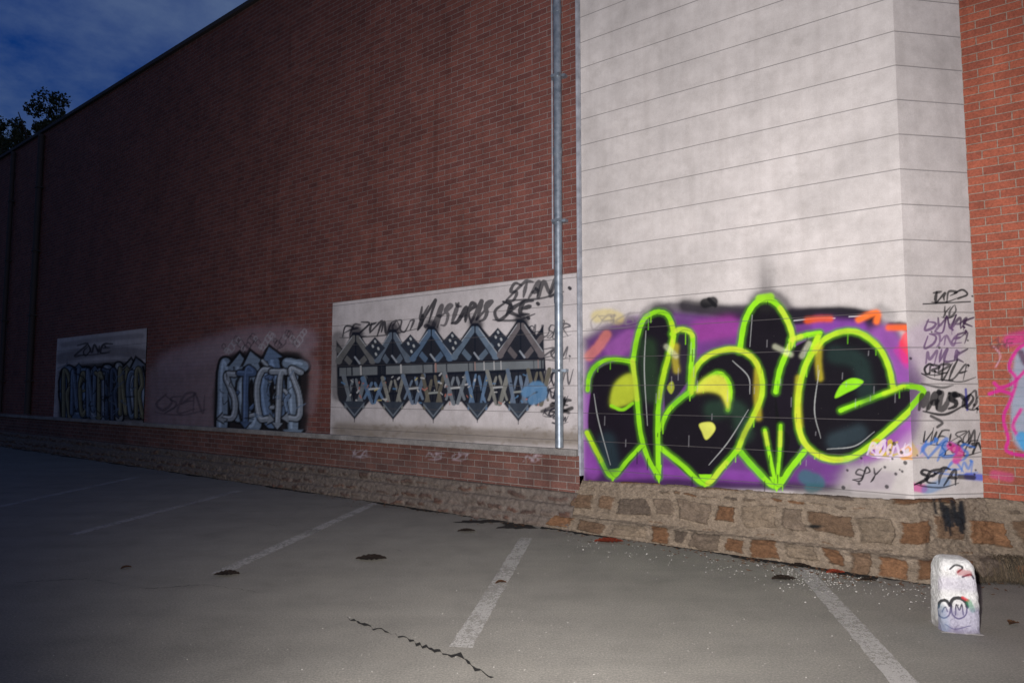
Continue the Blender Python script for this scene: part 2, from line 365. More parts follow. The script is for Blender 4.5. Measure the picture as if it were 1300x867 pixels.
# long worn tyre sweeps
mp = nt.nodes.new('ShaderNodeMapping'); LK(nt, tc, mp.inputs['Vector']); mp.inputs['Rotation'].default_value = (0, 0, -.5); mp.inputs['Scale'].default_value = (.25, 2.2, 1)
ns = noise(nt, mp.outputs[0], 1.0, 6, .6)
c = mix(nt, .6, c, ramp(nt, ns.outputs['Fac'], [(.32, (.84, .84, .84)), (.62, (1.08, 1.08, 1.07))]).outputs['Color'], 'MULTIPLY')
LK(nt, c, b.inputs['Base Color']); b.inputs['Roughness'].default_value = .78
bump(nt, b, math_(nt, 'ADD', n2.outputs['Fac'], math_(nt, 'MULTIPLY', n3.outputs['Fac'], .6)), .55, .006)
bm = bmesh.new(); bmesh.ops.create_grid(bm, x_segments=40, y_segments=40, size=300)
g = newobj('ground', bm, gm); g['kind'] = 'structure'

# worn bay lines
lm, nt, b = mat('worn_line_paint'); tc = coords(nt)
n1 = noise(nt, tc, 26, 6, .75); n2 = noise(nt, tc, 130, 4, .7); n3 = noise(nt, tc, 3.2, 3)
w1 = math_(nt, 'ADD', math_(nt, 'MULTIPLY', n1.outputs['Fac'], .55), math_(nt, 'ADD', math_(nt, 'MULTIPLY', n2.outputs['Fac'], .3), math_(nt, 'MULTIPLY', n3.outputs['Fac'], .3)))
al = ramp(nt, w1, [(.48, (0, 0, 0)), (.585, (.78, .78, .78))])
c = mix(nt, .8, (.50, .48, .44), ramp(nt, n2.outputs['Fac'], [(.3, (.6, .6, .6)), (.7, (1.15, 1.15, 1.15))]).outputs['Color'], 'MULTIPLY')
LK(nt, c, b.inputs['Base Color']); LK(nt, al.outputs['Color'], b.inputs['Alpha'])
def bay_line(a, c_, wd):
    A, B = ground(*a)[:2], ground(*c_)[:2]; d = (B-A)/np.linalg.norm(B-A); nn = np.array([-d[1], d[0]])
    ln = np.linalg.norm(B-A); n = int(ln/.06)+2; bm = bmesh.new(); prev = None
    for i in range(n):
        p = A+d*ln*i/(n-1); j = rng.normal(0, .004, 2)
        v = [bm.verts.new((*(p+nn*(wd/2+j[0])), .004)), bm.verts.new((*(p-nn*(wd/2+j[1])), .004))]
        if prev: bm.faces.new([prev[0], prev[1], v[1], v[0]])
        prev = v
    o = newobj('parking_line', bm, lm); o['kind'] = 'structure'; o['group'] = 'bay lines painted on the asphalt'
bay_line((1012, 714), (1170, 892), .15)
bay_line((668, 683), (585, 822), .14)
bay_line((478, 638), (276, 729), .14)
bay_line((304, 623), (92, 679), .14)
bay_line((177, 605), (-60, 656), .14)
# dark patches, stains and the jagged crack
dk, nt, b = mat('dark_wet_stain'); tc = coords(nt)
b.inputs['Base Color'].default_value = (.018, .017, .016, 1); b.inputs['Roughness'].default_value = .75
blk, nt, b = mat('black_shadow_gap'); b.inputs['Base Color'].default_value = (.012, .011, .010, 1); b.inputs['Roughness'].default_value = 1
def blob(name, cx, cy, rx, ry, z, m, n=40, rough=.35):
    bm = bmesh.new(); ph = rng.uniform(0, 6, 4); vs = []
    for i in range(n):
        t = 2*math.pi*i/n; k = 1+rough*(.5*math.sin(2*t+ph[0])+.3*math.sin(5*t+ph[1])+.25*math.sin(9*t+ph[2])+.2*math.sin(17*t+ph[3]))
        p = ground(cx+rx*k*math.cos(t), cy+ry*k*math.sin(t)); vs.append(bm.verts.new((p[0], p[1], z)))
    bm.faces.new(vs); return newobj(name, bm, m)
for (cx, cy, rx, ry) in ((661, 666, 30, 4.5), (610, 662, 24, 2.4)):
    o = blob('wet_stain', cx, cy, rx, ry, .003, dk, rough=.55); o['kind'] = 'structure'
def jag(name, pts, wd, m, z=.006, amp=.5, smooth_n=5):
    bm = bmesh.new(); prev = None; P = []
    for i in range(len(pts)-1):
        for t in np.linspace(0, 1, smooth_n, endpoint=False): P.append(np.array(pts[i])*(1-t)+np.array(pts[i+1])*t)
    P.append(np.array(pts[-1]))
    for i, p in enumerate(P):
        g_ = ground(*p)[:2]; k = wd*(.35+abs(rng.normal(0, .6)))*(.2 if i in (0, len(P)-1) else 1); off = rng.normal(0, wd*amp)
        v = [bm.verts.new((g_[0]-.004, g_[1]+off+k/2, z)), bm.verts.new((g_[0]+.004, g_[1]+off-k/2, z))]
        if prev: bm.faces.new([prev[0], prev[1], v[1], v[0]])
        prev = v
    o = newobj(name, bm, m); o['kind'] = 'structure'; return o
jag('asphalt_crack', [(440, 785), (455, 790), (475, 797), (497, 806)], .035, dk)
jag('asphalt_crack', [(500, 808), (525, 815), (545, 823), (562, 829), (590, 838), (606, 849), (626, 860)], .05, dk)
for q_ in (((20, 740), (110, 735), (190, 748), (260, 742), (330, 752)),):
    jag('asphalt_crack', list(q_), .005, dk, amp=1.8, smooth_n=14)
jag('asphalt_crack', [(250, 640), (300, 655), (352, 668), (430, 676), (510, 700)], .008, dk)

# ================================================================== MAIN BUILDING
B = thing('warehouse_building', 'long windowless brick warehouse with a grooved off white corner bay covered in graffiti', 'building', None, mw=WM)
ROOF = 9.0; SL = -34.0; SR = 9.0; DEEP = 14.0
s_white = on_wall(738, 200)[0]; CORN = -.15
# chamfer geometry in wall-local (x, y into wall)
ang = math.radians(46.4)
def cham_pt(px, z=1.0):
    best = None
    for t in np.linspace(0, 2, 2001):
        P = wp(CORN+t*math.cos(ang), z, -t*math.sin(ang)); x, y = project(P)
        if x >= px: return t
    return .8
TC = cham_pt(1246); xc, yc = CORN+TC*math.cos(ang), TC*math.sin(ang)
print('chamfer', TC, xc, yc, 's_white', s_white)
s_p1 = on_wall(424, 470)[0]; s_p3a, s_p3b = on_wall(73, 480)[0], on_wall(187, 480)[0]; s_p2a, s_p2b = on_wall(190, 500)[0], on_wall(388, 500)[0]
print('panels', s_p1, s_p3a, s_p3b, s_p2a, s_p2b)
PT = 3.01; SILL = .90
BRX = s_white-.035     # brick stands 3.5 cm proud of the white bay at this edge

# --- colours
BK = (.006, .006, .008); GRN = (.24, .62, .012); PUR = (.105, .020, .165); YG = (.42, .50, .03); NAVY = (.012, .018, .035)
GREY = (.07, .07, .08)

def paint_white(cv):
    # violet ground of the piece, hazy at the rim
    cv.stroke([(835, 396), (860, 393), (905, 398), (945, 396)], 12, (.02, .015, .03), .75, 6)
    cv.fill([(742, 430), (765, 415), (800, 402), (850, 396), (905, 400), (940, 396), (1000, 394), (1050, 400), (1105, 405), (1138, 418), (1155, 452), (1163, 500), (1160, 540), (1130, 575), (1095, 597), (1050, 612), (900, 620), (742, 612)], PUR, .96, 7)
    cv.fill([(742, 560), (900, 600), (1040, 606), (1110, 596), (1140, 600), (1130, 622), (742, 618)], PUR, .85, 4)
    cv.fill([(742, 600), (900, 606), (1080, 616), (1080, 626), (742, 614)], (.02, .012, .03), .75, 4)
    # black mist along the top
    for pts, wd, a, so in (([(870, 388), (900, 392), (930, 397), (955, 398)], 8, .8, 8), ([(1002, 401), (1040, 398), (1075, 397), (1110, 403)], 8, .95, 6),
                          ([(955, 392), (962, 380), (975, 374), (990, 382), (1000, 395)], 8, .7, 9), ([(1008, 399), (1045, 399), (1080, 401), (1110, 408)], 10, .8, 6), ([(742, 436), (770, 420), (800, 408)], 8, .25, 8),
                          ([(820, 396), (835, 388), (850, 396)], 5, .45, 6), ([(1108, 410), (1130, 424), (1142, 450)], 12, .5, 10), ([(1118, 392), (1132, 400)], 4, .35, 8),
                          ([(1131, 414), (1146, 414), (1158, 420)], 6, .85, 4), ([(1145, 460), (1162, 478)], 10, .35, 8), ([(1010, 409), (1060, 405), (1100, 406)], 3, .8, 3)):
        cv.stroke(pts, wd, (.012, .01, .016), a, so)
    for pts, wd, col, a, so in (([(748, 500), (746, 560), (752, 600)], 10, (.30, .08, .40), .5, 8), ([(1120, 430), (1150, 470), (1158, 530)], 22, (.34, .10, .42), .55, 12), ([(890, 420), (925, 415)], 16, (.30, .04, .26), .6, 10), ([(860, 470), (868, 450)], 8, (.30, .03, .28), .5, 6),
                          ([(1100, 575), (1140, 560), (1160, 530)], 14, (.32, .09, .38), .6, 9), ([(1040, 412), (1090, 416)], 10, (.22, .05, .34), .6, 8), ([(800, 430), (780, 445)], 14, (.34, .10, .36), .5, 8), ([(780, 602), (860, 600), (960, 606)], 8, (.24, .06, .34), .5, 6)):
        cv.stroke(pts, wd, col, a, so)
    cv.stroke([(895, 385), (905, 383)], 9, (.008, .008, .01), .92, 3); cv.stroke([(900, 380), (908, 388)], 5, (.008, .008, .01), .9, 2)
    cv.stroke([(1008, 407), (1040, 404), (1060, 404)], 1.4, (.5, .48, .5), .8, .8); cv.stroke([(1078, 402), (1102, 401)], 1.6, (.5, .48, .5), .8, .8)  # thin pale strokes: highlight on the siding line, painted as colour
    # blacks between and inside the letters
    D = (.0045, .0045, .0055)
    cv.fill([(750, 495), (754, 475), (768, 463), (790, 458), (803, 462), (808, 505), (815, 560), (777, 606), (748, 552)], D, .97, 2, True)
    cv.fill([(806, 460), (812, 425), (822, 403), (838, 397), (850, 405), (856, 425), (850, 450), (842, 480), (838, 510), (836, 600), (822, 580), (810, 520)], D, .97, 2, True)
    cv.fill([(855, 424), (866, 420), (879, 426), (878, 455), (876, 480), (862, 500), (844, 520), (842, 480)], (.014, .014, .02), .97, 2)
    cv.fill([(840, 530), (858, 508), (884, 492), (884, 468), (902, 450), (930, 443), (955, 453), (967, 480), (965, 505), (955, 532), (938, 568), (895, 614), (842, 570)], D, .98, 2, True)
    cv.fill([(938, 445), (944, 410), (957, 386), (970, 380), (985, 386), (1000, 408), (1005, 432), (998, 452), (988, 480), (985, 500), (992, 540), (1003, 560), (985, 610), (960, 590), (942, 570), (958, 530), (968, 500), (966, 470)], D, .98, 2, True)
    cv.fill([(1000, 446), (1040, 428), (1016, 470), (1012, 520), (1018, 560), (1000, 600), (988, 610), (984, 500), (988, 470)], D, .97, 2, True)
    cv.fill([(1045, 432), (1070, 422), (1092, 424), (1115, 441), (1128, 466), (1134, 492), (1156, 490), (1171, 496), (1163, 511), (1128, 543), (1099, 567), (1075, 581), (1045, 581), (1022, 562), (1013, 530), (1014, 495), (1024, 462)], D, .985, 2, True)
    # lime outline, doubled so the edges stay ragged
    G = [[(746, 495), (748, 478), (757, 464), (775, 456), (803, 459)],
         [(803, 461), (809, 428), (817, 406), (828, 398), (838, 396), (849, 402), (855, 424), (850, 448), (842, 478), (837, 505), (835, 540), (836, 604)],
         [(803, 458), (808, 500), (813, 548), (822, 580), (836, 606)], [(745, 549), (761, 580), (777, 605), (796, 585), (814, 566)],
         [(853, 424), (864, 418), (878, 424), (879, 445), (877, 470), (876, 500)], [(856, 424), (852, 445), (843, 470)],
         [(878, 498), (882, 470), (900, 451), (930, 443), (954, 453), (966, 475), (967, 502), (957, 527), (945, 550), (937, 570)],
         [(937, 570), (916, 594), (895, 614), (866, 590), (838, 568)], [(838, 545), (848, 522), (868, 503), (890, 489)],
         [(888, 491), (900, 480), (913, 474), (924, 484), (927, 500), (924, 520)],
         [(939, 445), (945, 410), (956, 388), (970, 380), (986, 386), (1000, 408), (1006, 430), (999, 447), (990, 470), (985, 497)],
         [(1004, 432), (1022, 426), (1041, 423)], [(938, 571), (960, 596), (985, 617), (1004, 594), (1021, 573)],
         [(971, 546), (976, 572), (983, 606)], [(991, 540), (990, 570), (987, 606)],
         [(1036, 442), (1023, 463), (1014, 498), (1013, 535), (1022, 563), (1046, 581), (1076, 582), (1101, 568), (1131, 543), (1158, 518), (1170, 498)],
         [(1034, 446), (1046, 431), (1070, 421), (1092, 423), (1115, 440), (1128, 465), (1134, 492)],
         [(1067, 521), (1100, 508), (1130, 497), (1150, 490), (1170, 494)], [(1040, 424), (1030, 446), (1022, 466)]]
    W = [7, 8, 7.5, 7, 8, 6, 8.5, 8.5, 7.5, 8, 9, 9, 9.5, 6, 6, 9.5, 9, 7.5, 9]
    for pts, wd in zip(G, W):
        cv.stroke(pts, wd*1.02, (.07, .22, .01), .55, 2.6)
    for pts, wd in zip(G, W):
        cv.stroke(pts, wd*.74, GRN, .97, 1.2)
    cv.stroke([(964, 379), (978, 377)], 6, (.28, .60, .02), .9, 3)
    for p_ in ([(771, 596), (778, 612), (786, 594)], [(829, 592), (837, 615), (840, 590)], [(887, 602), (895, 621), (904, 602)], [(977, 605), (986, 625), (994, 605)], [(1160, 503), (1176, 494), (1156, 490)]):
        cv.fill(p_, GRN, .97, 1.1)
    rr = random.Random(12)
    for pts, wd in zip(G, W):      # second pass: yellow-green fades, overspray and thin cut lines
        P_ = cr(np.array(pts, float)); n_ = len(P_); a_ = rr.randrange(0, max(1, n_//2)); b_ = a_+max(4, n_//3)
        cv.stroke(P_[a_:b_], wd*.45, rr.choice([(.48, .62, .02), (.10, .42, .02), (.55, .58, .05)]), .55, 2.2, smooth=False)
        cv.stroke(P_+np.array([wd*.62, wd*.1]), 1.1, (.02, .04, .02), .45, 1.2, smooth=False)
        for q in range(3):
            k_ = rr.randrange(n_); x_, y_ = P_[k_]; cv.stroke([(x_, y_+wd*.3), (x_-.2, y_+wd*.3+rr.uniform(4, 16))], 1.3, rr.choice([GRN, (.12, .40, .01), (.01, .01, .01)]), .7, .9)
    for x_, y_, l_ in ((962, 470, 60), (1014, 480, 60), (858, 440, 30), (1040, 440, 40)):
        cv.stroke([(x_, y_), (x_-1, y_+l_*.5), (x_+1, y_+l_)], 3.5, (.62, .52, .03), .45, 4)
    for p_, c_ in (([(905, 520), (935, 520), (945, 550)], (.02, .05, .03)), ([(1060, 450), (1090, 460), (1100, 500)], (.015, .035, .03)), ([(1060, 560), (1090, 550)], (.03, .05, .06)), ([(822, 440), (826, 500)], (.02, .05, .02)), ([(770, 560), (776, 590)], (.02, .04, .05))):
        cv.stroke(p_, 10, c_, .6, 10)
    for p_ in ([(754, 500), (760, 535), (775, 590)], [(900, 590), (925, 560), (950, 520)], [(1050, 570), (1085, 566), (1110, 548)], [(1040, 470), (1034, 520), (1042, 556)], [(820, 420), (818, 470), (822, 540)], [(955, 400), (952, 440)], [(930, 458), (950, 478), (952, 500)]):
        cv.stroke(p_, 1.3, (.55, .57, .55), .55, 1.1, taper=True)
    for pts, wd in zip(G[6:7]+G[15:17], (3, 3, 3)): cv.stroke(pts, wd, (.50, .55, .03), .5, 2.5)
    # pale glints inside the letters
    cv.fill([(776, 516), (778, 492), (790, 478), (803, 476), (806, 500), (800, 512)], YG, .9, 3, True)
    cv.stroke([(776, 515), (790, 520), (803, 512)], 4, GRN, .9, 1.6)
    cv.fill([(884, 498), (890, 484), (905, 476), (920, 480), (926, 500), (924, 518), (915, 502), (900, 497)], (.62, .62, .06), .9, 3, True)
    cv.fill([(888, 538), (903, 536), (908, 545), (897, 558), (891, 548)], (.58, .60, .10), .95, 2, True)
    cv.fill([(1060, 505), (1068, 488), (1082, 480), (1096, 484), (1088, 492), (1076, 498)], GRN, .95, 2, True)
    cv.fill([(847, 492), (853, 484), (856, 492), (852, 500)], YG, .7, 2, True)
    for (a_, b_) in (((846, 440), (858, 452)), ((984, 440), (1004, 450)), ((1027, 436), (1018, 452))):
        cv.stroke([a_, b_], 3, (.7, .72, .5), .35, 3)
    # drips
    r = random.Random(3)
    for k in range(46):
        x = r.uniform(760, 1150); y = r.uniform(430, 590); cv.stroke([(x, y), (x-.3, y+r.uniform(4, 15))], 1.1, (.35, .34, .36) if r.random() < .6 else (.01, .01, .01), .35, 1)
    # stray colours
    for pts, wd, col, a in (([(1025, 407), (1040, 405), (1054, 405)], 3.5, (.62, .08, .015), .85), ([(1090, 406), (1105, 399), (1114, 398), (1113, 408)], 3.5, (.80, .16, .03), .95), ([(1128, 416), (1150, 416)], 3, (.75, .12, .03), .9),
                            ([(1152, 428), (1148, 440), (1151, 455)], 9, (.72, .035, .05), .8), ([(1140, 445), (1152, 462)], 6, (.45, .03, .25), .6),
                            ([(748, 452), (760, 440), (770, 425)], 8, (.72, .22, .12), .55)):
        cv.stroke(pts, wd, col, a, 4)
    cv.stroke([(758, 402), (772, 400), (785, 404)], 10, (.62, .50, .10), .5, 5); cv.stroke([(800, 452), (835, 447)], 0.1, GRN, 0)
    tag(cv, 'OSKER', 748, 402, 78, 15, (.20, .18, .18), 2.0, slope=-.10, a=.55, soft=2)
    tag(cv, 'FUK', 1106, 560, 34, 15, (.50, .36, .02), 3.5, slope=.06, a=.9); tag(cv, 'OK', 1143, 565, 30, 14, (.72, .30, .03), 3.5, slope=.02, a=.8)
    # lower pale strip with marker tags
    cv.fill([(1075, 590), (1130, 585), (1150, 590), (1150, 630), (1060, 626)], (.40, .37, .35), .75, 10)
    cv.stroke([(1022, 605), (1038, 612), (1030, 618)], 12, (.02, .12, .13), .7, 5)
    tag(cv, 'SPY', 1086, 594, 30, 15, BK, 1.8, slope=.03)
    tag(cv, 'ROINO', 1104, 562, 52, 15, (.66, .55, .66), 3.0, slope=.02, a=.75)
    cv.fill([(1008, 620), (1060, 622), (1150, 629), (1150, 636), (1008, 629)], (.10, .09, .09), .5, 4)
    for k in range(14):
        x = r.uniform(1070, 1150); y = r.uniform(560, 622); cv.stroke([(x, y), (x+.5, y+.5)], r.uniform(2, 5), BK, .8, 1.2)

def paint_chamfer(cv):
    r = random.Random(5)
    cv.fill([(1120, 440), (1150, 440), (1172, 480), (1166, 540), (1150, 590), (1120, 598)], PUR, .75, 8)
    cv.fill([(1144, 470), (1172, 488), (1176, 500), (1165, 512), (1142, 520)], BK, .35, 8)
    cv.stroke([(1130, 497), (1152, 490), (1172, 495), (1164, 508), (1131, 543)], 7.5, GRN, .97, 1.6)
    tag(cv, 'TIP', 1184, 372, 30, 11, BK, 2.4, slope=-.10); cv.stroke([(1172, 386), (1195, 385), (1232, 383)], 1.7, BK, .9, .8)
    cv.stroke([(1212, 372), (1222, 368), (1228, 374), (1216, 379)], 2.6, BK, .9, 1); cv.stroke([(1234, 376), (1243, 377)], 2, BK, .9, 1)
    tag(cv, 'YO', 1196, 390, 18, 12, BK, 2, slope=-.1)
    tag(cv, 'DYNAK', 1176, 406, 58, 15, (.04, .015, .05), 2.2, slope=-.10); tag(cv, 'DYNEI', 1178, 426, 54, 14, (.05, .02, .06), 2.0, slope=-.08)
    tag(cv, 'MILK', 1176, 446, 50, 14, (.03, .015, .04), 2.2, slope=-.05)
    cv.fill([(1150, 420), (1180, 405), (1215, 412), (1222, 450), (1190, 470), (1158, 466)], (.40, .24, .45), .30, 7)
    tag(cv, 'CRZ', 1172, 464, 30, 10, BK, 2.2); tag(cv, 'VIAX', 1196, 460, 42, 20, BK, 2.0, slope=.02)
    cv.stroke([(1170, 474), (1185, 481), (1210, 483)], 1.6, BK, .9, .8); cv.stroke([(1170, 487), (1195, 492), (1210, 489)], 3, BK, .8, 2, taper=True)
    tag(cv, 'MAUSY', 1168, 501, 62, 18, BK, 5.0, slope=-.06, gap=.1, soft=1.4); cv.stroke([(1172, 522), (1200, 526), (1228, 512)], 3.5, BK, .9, 1.2, taper=True)
    cv.stroke([(1226, 494), (1228, 520)], 3, (.05, .05, .30), .85, 1.2); tag(cv, 'OY', 1226, 496, 18, 20, BK, 2.5)
    cv.stroke([(1182, 528), (1196, 536), (1190, 542)], 3.6, BK, .8, 1.2)
    tag(cv, 'VWEISON', 1172, 547, 70, 15, BK, 1.6, slope=.01); tag(cv, 'SOREN', 1196, 562, 52, 14, BK, 1.9, slope=-.04)
    tag(cv, 'ROS', 1150, 566, 26, 12, (.5, .35, .5), 2, a=.6)
    tag(cv, 'KIDS', 1172, 556, 62, 24, (.05, .18, .55), 3.4, slope=.08, a=.75, soft=1.8); tag(cv, 'JAM', 1186, 584, 54, 14, (.06, .20, .60), 2.6, slope=.05, a=.75, soft=1.6)
    cv.stroke([(1207, 566), (1218, 574), (1214, 584)], 7, (.62, .03, .25), .75, 3); cv.stroke([(1228, 604), (1246, 606)], 5, (.05, .09, .55), .8, 3)
    cv.stroke([(1160, 618), (1172, 620)], 7, (.60, .03, .28), .7, 3); cv.stroke([(1176, 622), (1200, 612)], 8, (.04, .20, .45), .55, 4)
    cv.stroke([(1150, 560), (1160, 574)], 8, (.60, .38, .03), .55, 3)
    tag(cv, 'SETA', 1166, 594, 50, 20, (.012, .012, .015), 2.4, slope=.02); cv.stroke([(1218, 605), (1236, 606)], 6, (.03, .02, .02), .85, 2)
    for k in range(16):
        x = r.uniform(1150, 1240); y = r.uniform(380, 628); cv.stroke([(x, y), (x+.4, y+.4)], r.uniform(1.5, 4.5), BK, .8, 1.2)
    cv.stroke([(1150, 628), (1215, 628)], 4, (.6, .58, .55), .7, 2)

def paint_panel1(cv):
    cv.fill([(424, 535), (740, 545), (740, 570), (424, 560)], (.30, .26, .20), .35, 8)
    cv.stroke([(430, 545), (520, 549), (735, 557)], 9, (.16, .13, .10), .65, 7)
    for k in range(90):
        x = random.uniform(428, 735); y = random.uniform(540, 562); cv.stroke([(x, y), (x+random.uniform(-6, 6), y+random.uniform(-2, 2))], random.uniform(1, 3.5), (.20, .165, .13), .45, 2)
    INK = (.022, .022, .028); r = random.Random(11)
    tag(cv, 'PEZTINOUI', 436, 414, 92, 14, INK, 2.0, slope=-.10)
    tag(cv, 'Y!ASTARIS', 532, 392, 92, 22, INK, 3.4, slope=-.10, gap=.2); tag(cv, 'OKE', 628, 386, 50, 19, INK, 3.4, slope=-.09)
    tag(cv, 'STAND', 648, 363, 66, 17, INK, 3.2, slope=-.12, gap=.15)
    tag(cv, 'CHUSER', 668, 414, 56, 16, (.05, .05, .06), 1.4, slope=-.06); tag(cv, 'ZOM', 690, 442, 30, 13, (.04, .04, .05), 1.5)
    tag(cv, 'VKAN', 690, 470, 36, 16, (.02, .02, .03), 1.8)
    tag(cv, 'JOE', 700, 508, 22, 12, BK, 2.2); cv.stroke([(688, 522), (705, 516), (722, 524)], 4, BK, .8, 2)
    # geometric lettering: silver bars folded into points over a dark ground
    DK = (.008, .011, .020)
    bar = lambda x: 466-(x-432)*.036; bot = lambda x: 508+(x-432)*.012
    cs = [427, 476, 521, 574, 632, 690]; sp = [(cs[i]+cs[i+1])/2 for i in range(5)]
    SIL = [(.13, .13, .128), (.11, .14, .18), (.09, .14, .215), (.12, .165, .22), (.13, .115, .12)]
    ty = lambda x: 436-(x-432)*.075
    for x in sp: cv.stroke([(x, ty(x)-14), (x+2, ty(x)-10)], 9, (.012, .012, .02), .85, 6)
    up = []
    for i, c_ in enumerate(cs):
        up.append((c_, ty(c_)-4))
        if i < 5: up += [(c_+9, ty(c_)+8), (sp[i]-4, ty(sp[i])-13), (sp[i]+4, ty(sp[i])-13), (cs[i+1]-9, ty(cs[i+1])+8)]
    lo = []
    for xx in (450, 499, 550, 606, 658): lo += [(xx-20, bot(xx)), (xx, bot(xx)+24), (xx+20, bot(xx))]
    cv.fill(up+[(692, 500)]+lo[::-1]+[(428, 500)], DK, .98, 1.8)
    cv.stroke([(430, 430), (428, 460), (430, 500)], 12, (.03, .03, .035), .6, 6)
    for i in range(5):
        c_ = sp[i]; w_ = (cs[i+1]-cs[i])/2; col = SIL[i]; t = ty(c_)-9; b_ = bar(c_)-3
        for sgn in (-1, 1):
            cv.stroke([(c_+sgn*2, t+4), (c_+sgn*(w_-3), b_-4)], 8.0, col, .97, 1, smooth=False)
            cv.stroke([(c_+sgn*(w_-2), t+18), (c_+sgn*5, b_)], 6.4, tuple(v*.85 for v in col), .97, 1, smooth=False)
            cv.stroke([(c_+sgn*1, t+9), (c_+sgn*(w_-8), b_-4)], 1.3, DK, .9, .8, smooth=False)
            cv.stroke([(c_+sgn*5, t+3), (c_+sgn*(w_-1), b_-9)], 1.1, (.42, .44, .46), .6, .8, smooth=False)
        cv.stroke([(c_, t), (c_, b_)], 1.6, DK, .95, .8); cv.fill([(c_-7, b_+1), (c_, b_-11), (c_+7, b_+1)], DK, .95, 1)
        cv.stroke([(c_-1, b_-9), (c_+5, b_-1)], 2.2, (.33, .36, .40), .8, .9)
    for i in range(1, 5):
        c_ = cs[i]; t = ty(c_)-5
        cv.fill([(c_, t), (c_+13, t+14), (c_, t+29), (c_-13, t+14)], (.022, .028, .042), .97, 1)
        for dx, dy in ((-3, 11), (4, 14), (0, 5), (1, 21)): cv.stroke([(c_+dx, t+dy), (c_+dx+.6, t+dy+1.5)], 2.4, (.48, .50, .50), .85, 1.1)
    cv.fill([(429, 464), (692, 454), (693, 471), (429, 481)], DK, .97, 1)
    cv.fill([(431, 467), (690, 457.5), (690, 467.5), (431, 477.5)], (.155, .17, .18), .97, 1)
    for k in range(22):
        x = r.uniform(436, 688); q = r.random(); cv.stroke([(x, bar(x)), (x+.4, bar(x)+10)], r.uniform(.8, 2.4), (.48, .47, .46) if q < .35 else ((.35, .2, .17) if q < .5 else DK), .8, .8)
    cv.fill([(479, 462), (490, 462), (490, 482), (479, 482)], DK, .95, 1)
    lows = [450, 474, 499, 525, 550, 578, 606, 632, 658, 684]
    for i, c_ in enumerate(lows):
        t = bar(c_)+13; b_ = bot(c_)+(14 if i % 2 == 0 else 2); w_ = 13.5; col = [(.15, .17, .19), (.10, .16, .25), (.20, .20, .18), (.12, .16, .22), (.12, .11, .085)][i % 5]
        for sg in (-1, 1):
            cv.stroke([(c_+sg*w_, t+r.uniform(-1, 3)), (c_+sg*r.uniform(1, 3), b_)], r.uniform(4, 6), col, .96, .9, smooth=False)
            cv.stroke([(c_+sg*(w_-2), b_-5), (c_+sg*2, t+r.uniform(3, 9))], r.uniform(2.2, 4), tuple(v*1.15 for v in col), .9, .9, smooth=False)
            cv.stroke([(c_+sg*(w_-4), t), (c_+sg*1, b_-4)], 1.2, DK, .9, .8, smooth=False)
        cv.stroke([(c_, t), (c_+r.uniform(-2, 2), b_)], 1.6, DK, .95, .8)
        cv.stroke([(c_-5, (t+b_)/2), (c_+5, (t+b_)/2-1)], 2.4, r.choice([(.45, .46, .45), DK, (.3, .32, .3)]), .85, .9)
    for k in range(70):
        x = r.uniform(434, 688); y = r.uniform(bar(x)+14, bot(x)+3)
        cv.stroke([(x, y), (x+r.uniform(-4, 4), y+r.uniform(-3, 3))], r.uniform(1.0, 2.2), r.choice([(.50, .50, .48), (.46, .46, .46), DK, (.09, .19, .33), (.42, .36, .16), (.38, .15, .12)]), .85, .9)
    for xx_ in (450, 499, 550, 606, 658):
        cv.fill([(xx_-15, bot(xx_)+1), (xx_+15, bot(xx_)+1), (xx_, bot(xx_)+23)], (.035, .045, .062), .97, 1.0)
        cv.stroke([(xx_-12, bot(xx_)+4), (xx_, bot(xx_)+19), (xx_+12, bot(xx_)+4)], 1.6, (.16, .19, .22), .8, .9, smooth=False)
        cv.stroke([(xx_, bot(xx_)+22), (xx_, bot(xx_)+r.uniform(25, 31))], 1.2, DK, .7, .9)
    cv.stroke([(668, 498), (682, 490), (690, 500), (676, 508)], 10, (.10, .22, .38), .85, 2.5)
    for k in range(5):
        x = r.uniform(668, 712); tag(cv, r.choice(['OM', 'SAW', 'KE', 'NA']), x, r.uniform(476, 530), 20, 9, (.02, .02, .03), 1.6)
    cv.stroke([(700, 514), (716, 508), (712, 522), (726, 518)], 5, BK, .85, 1.6)

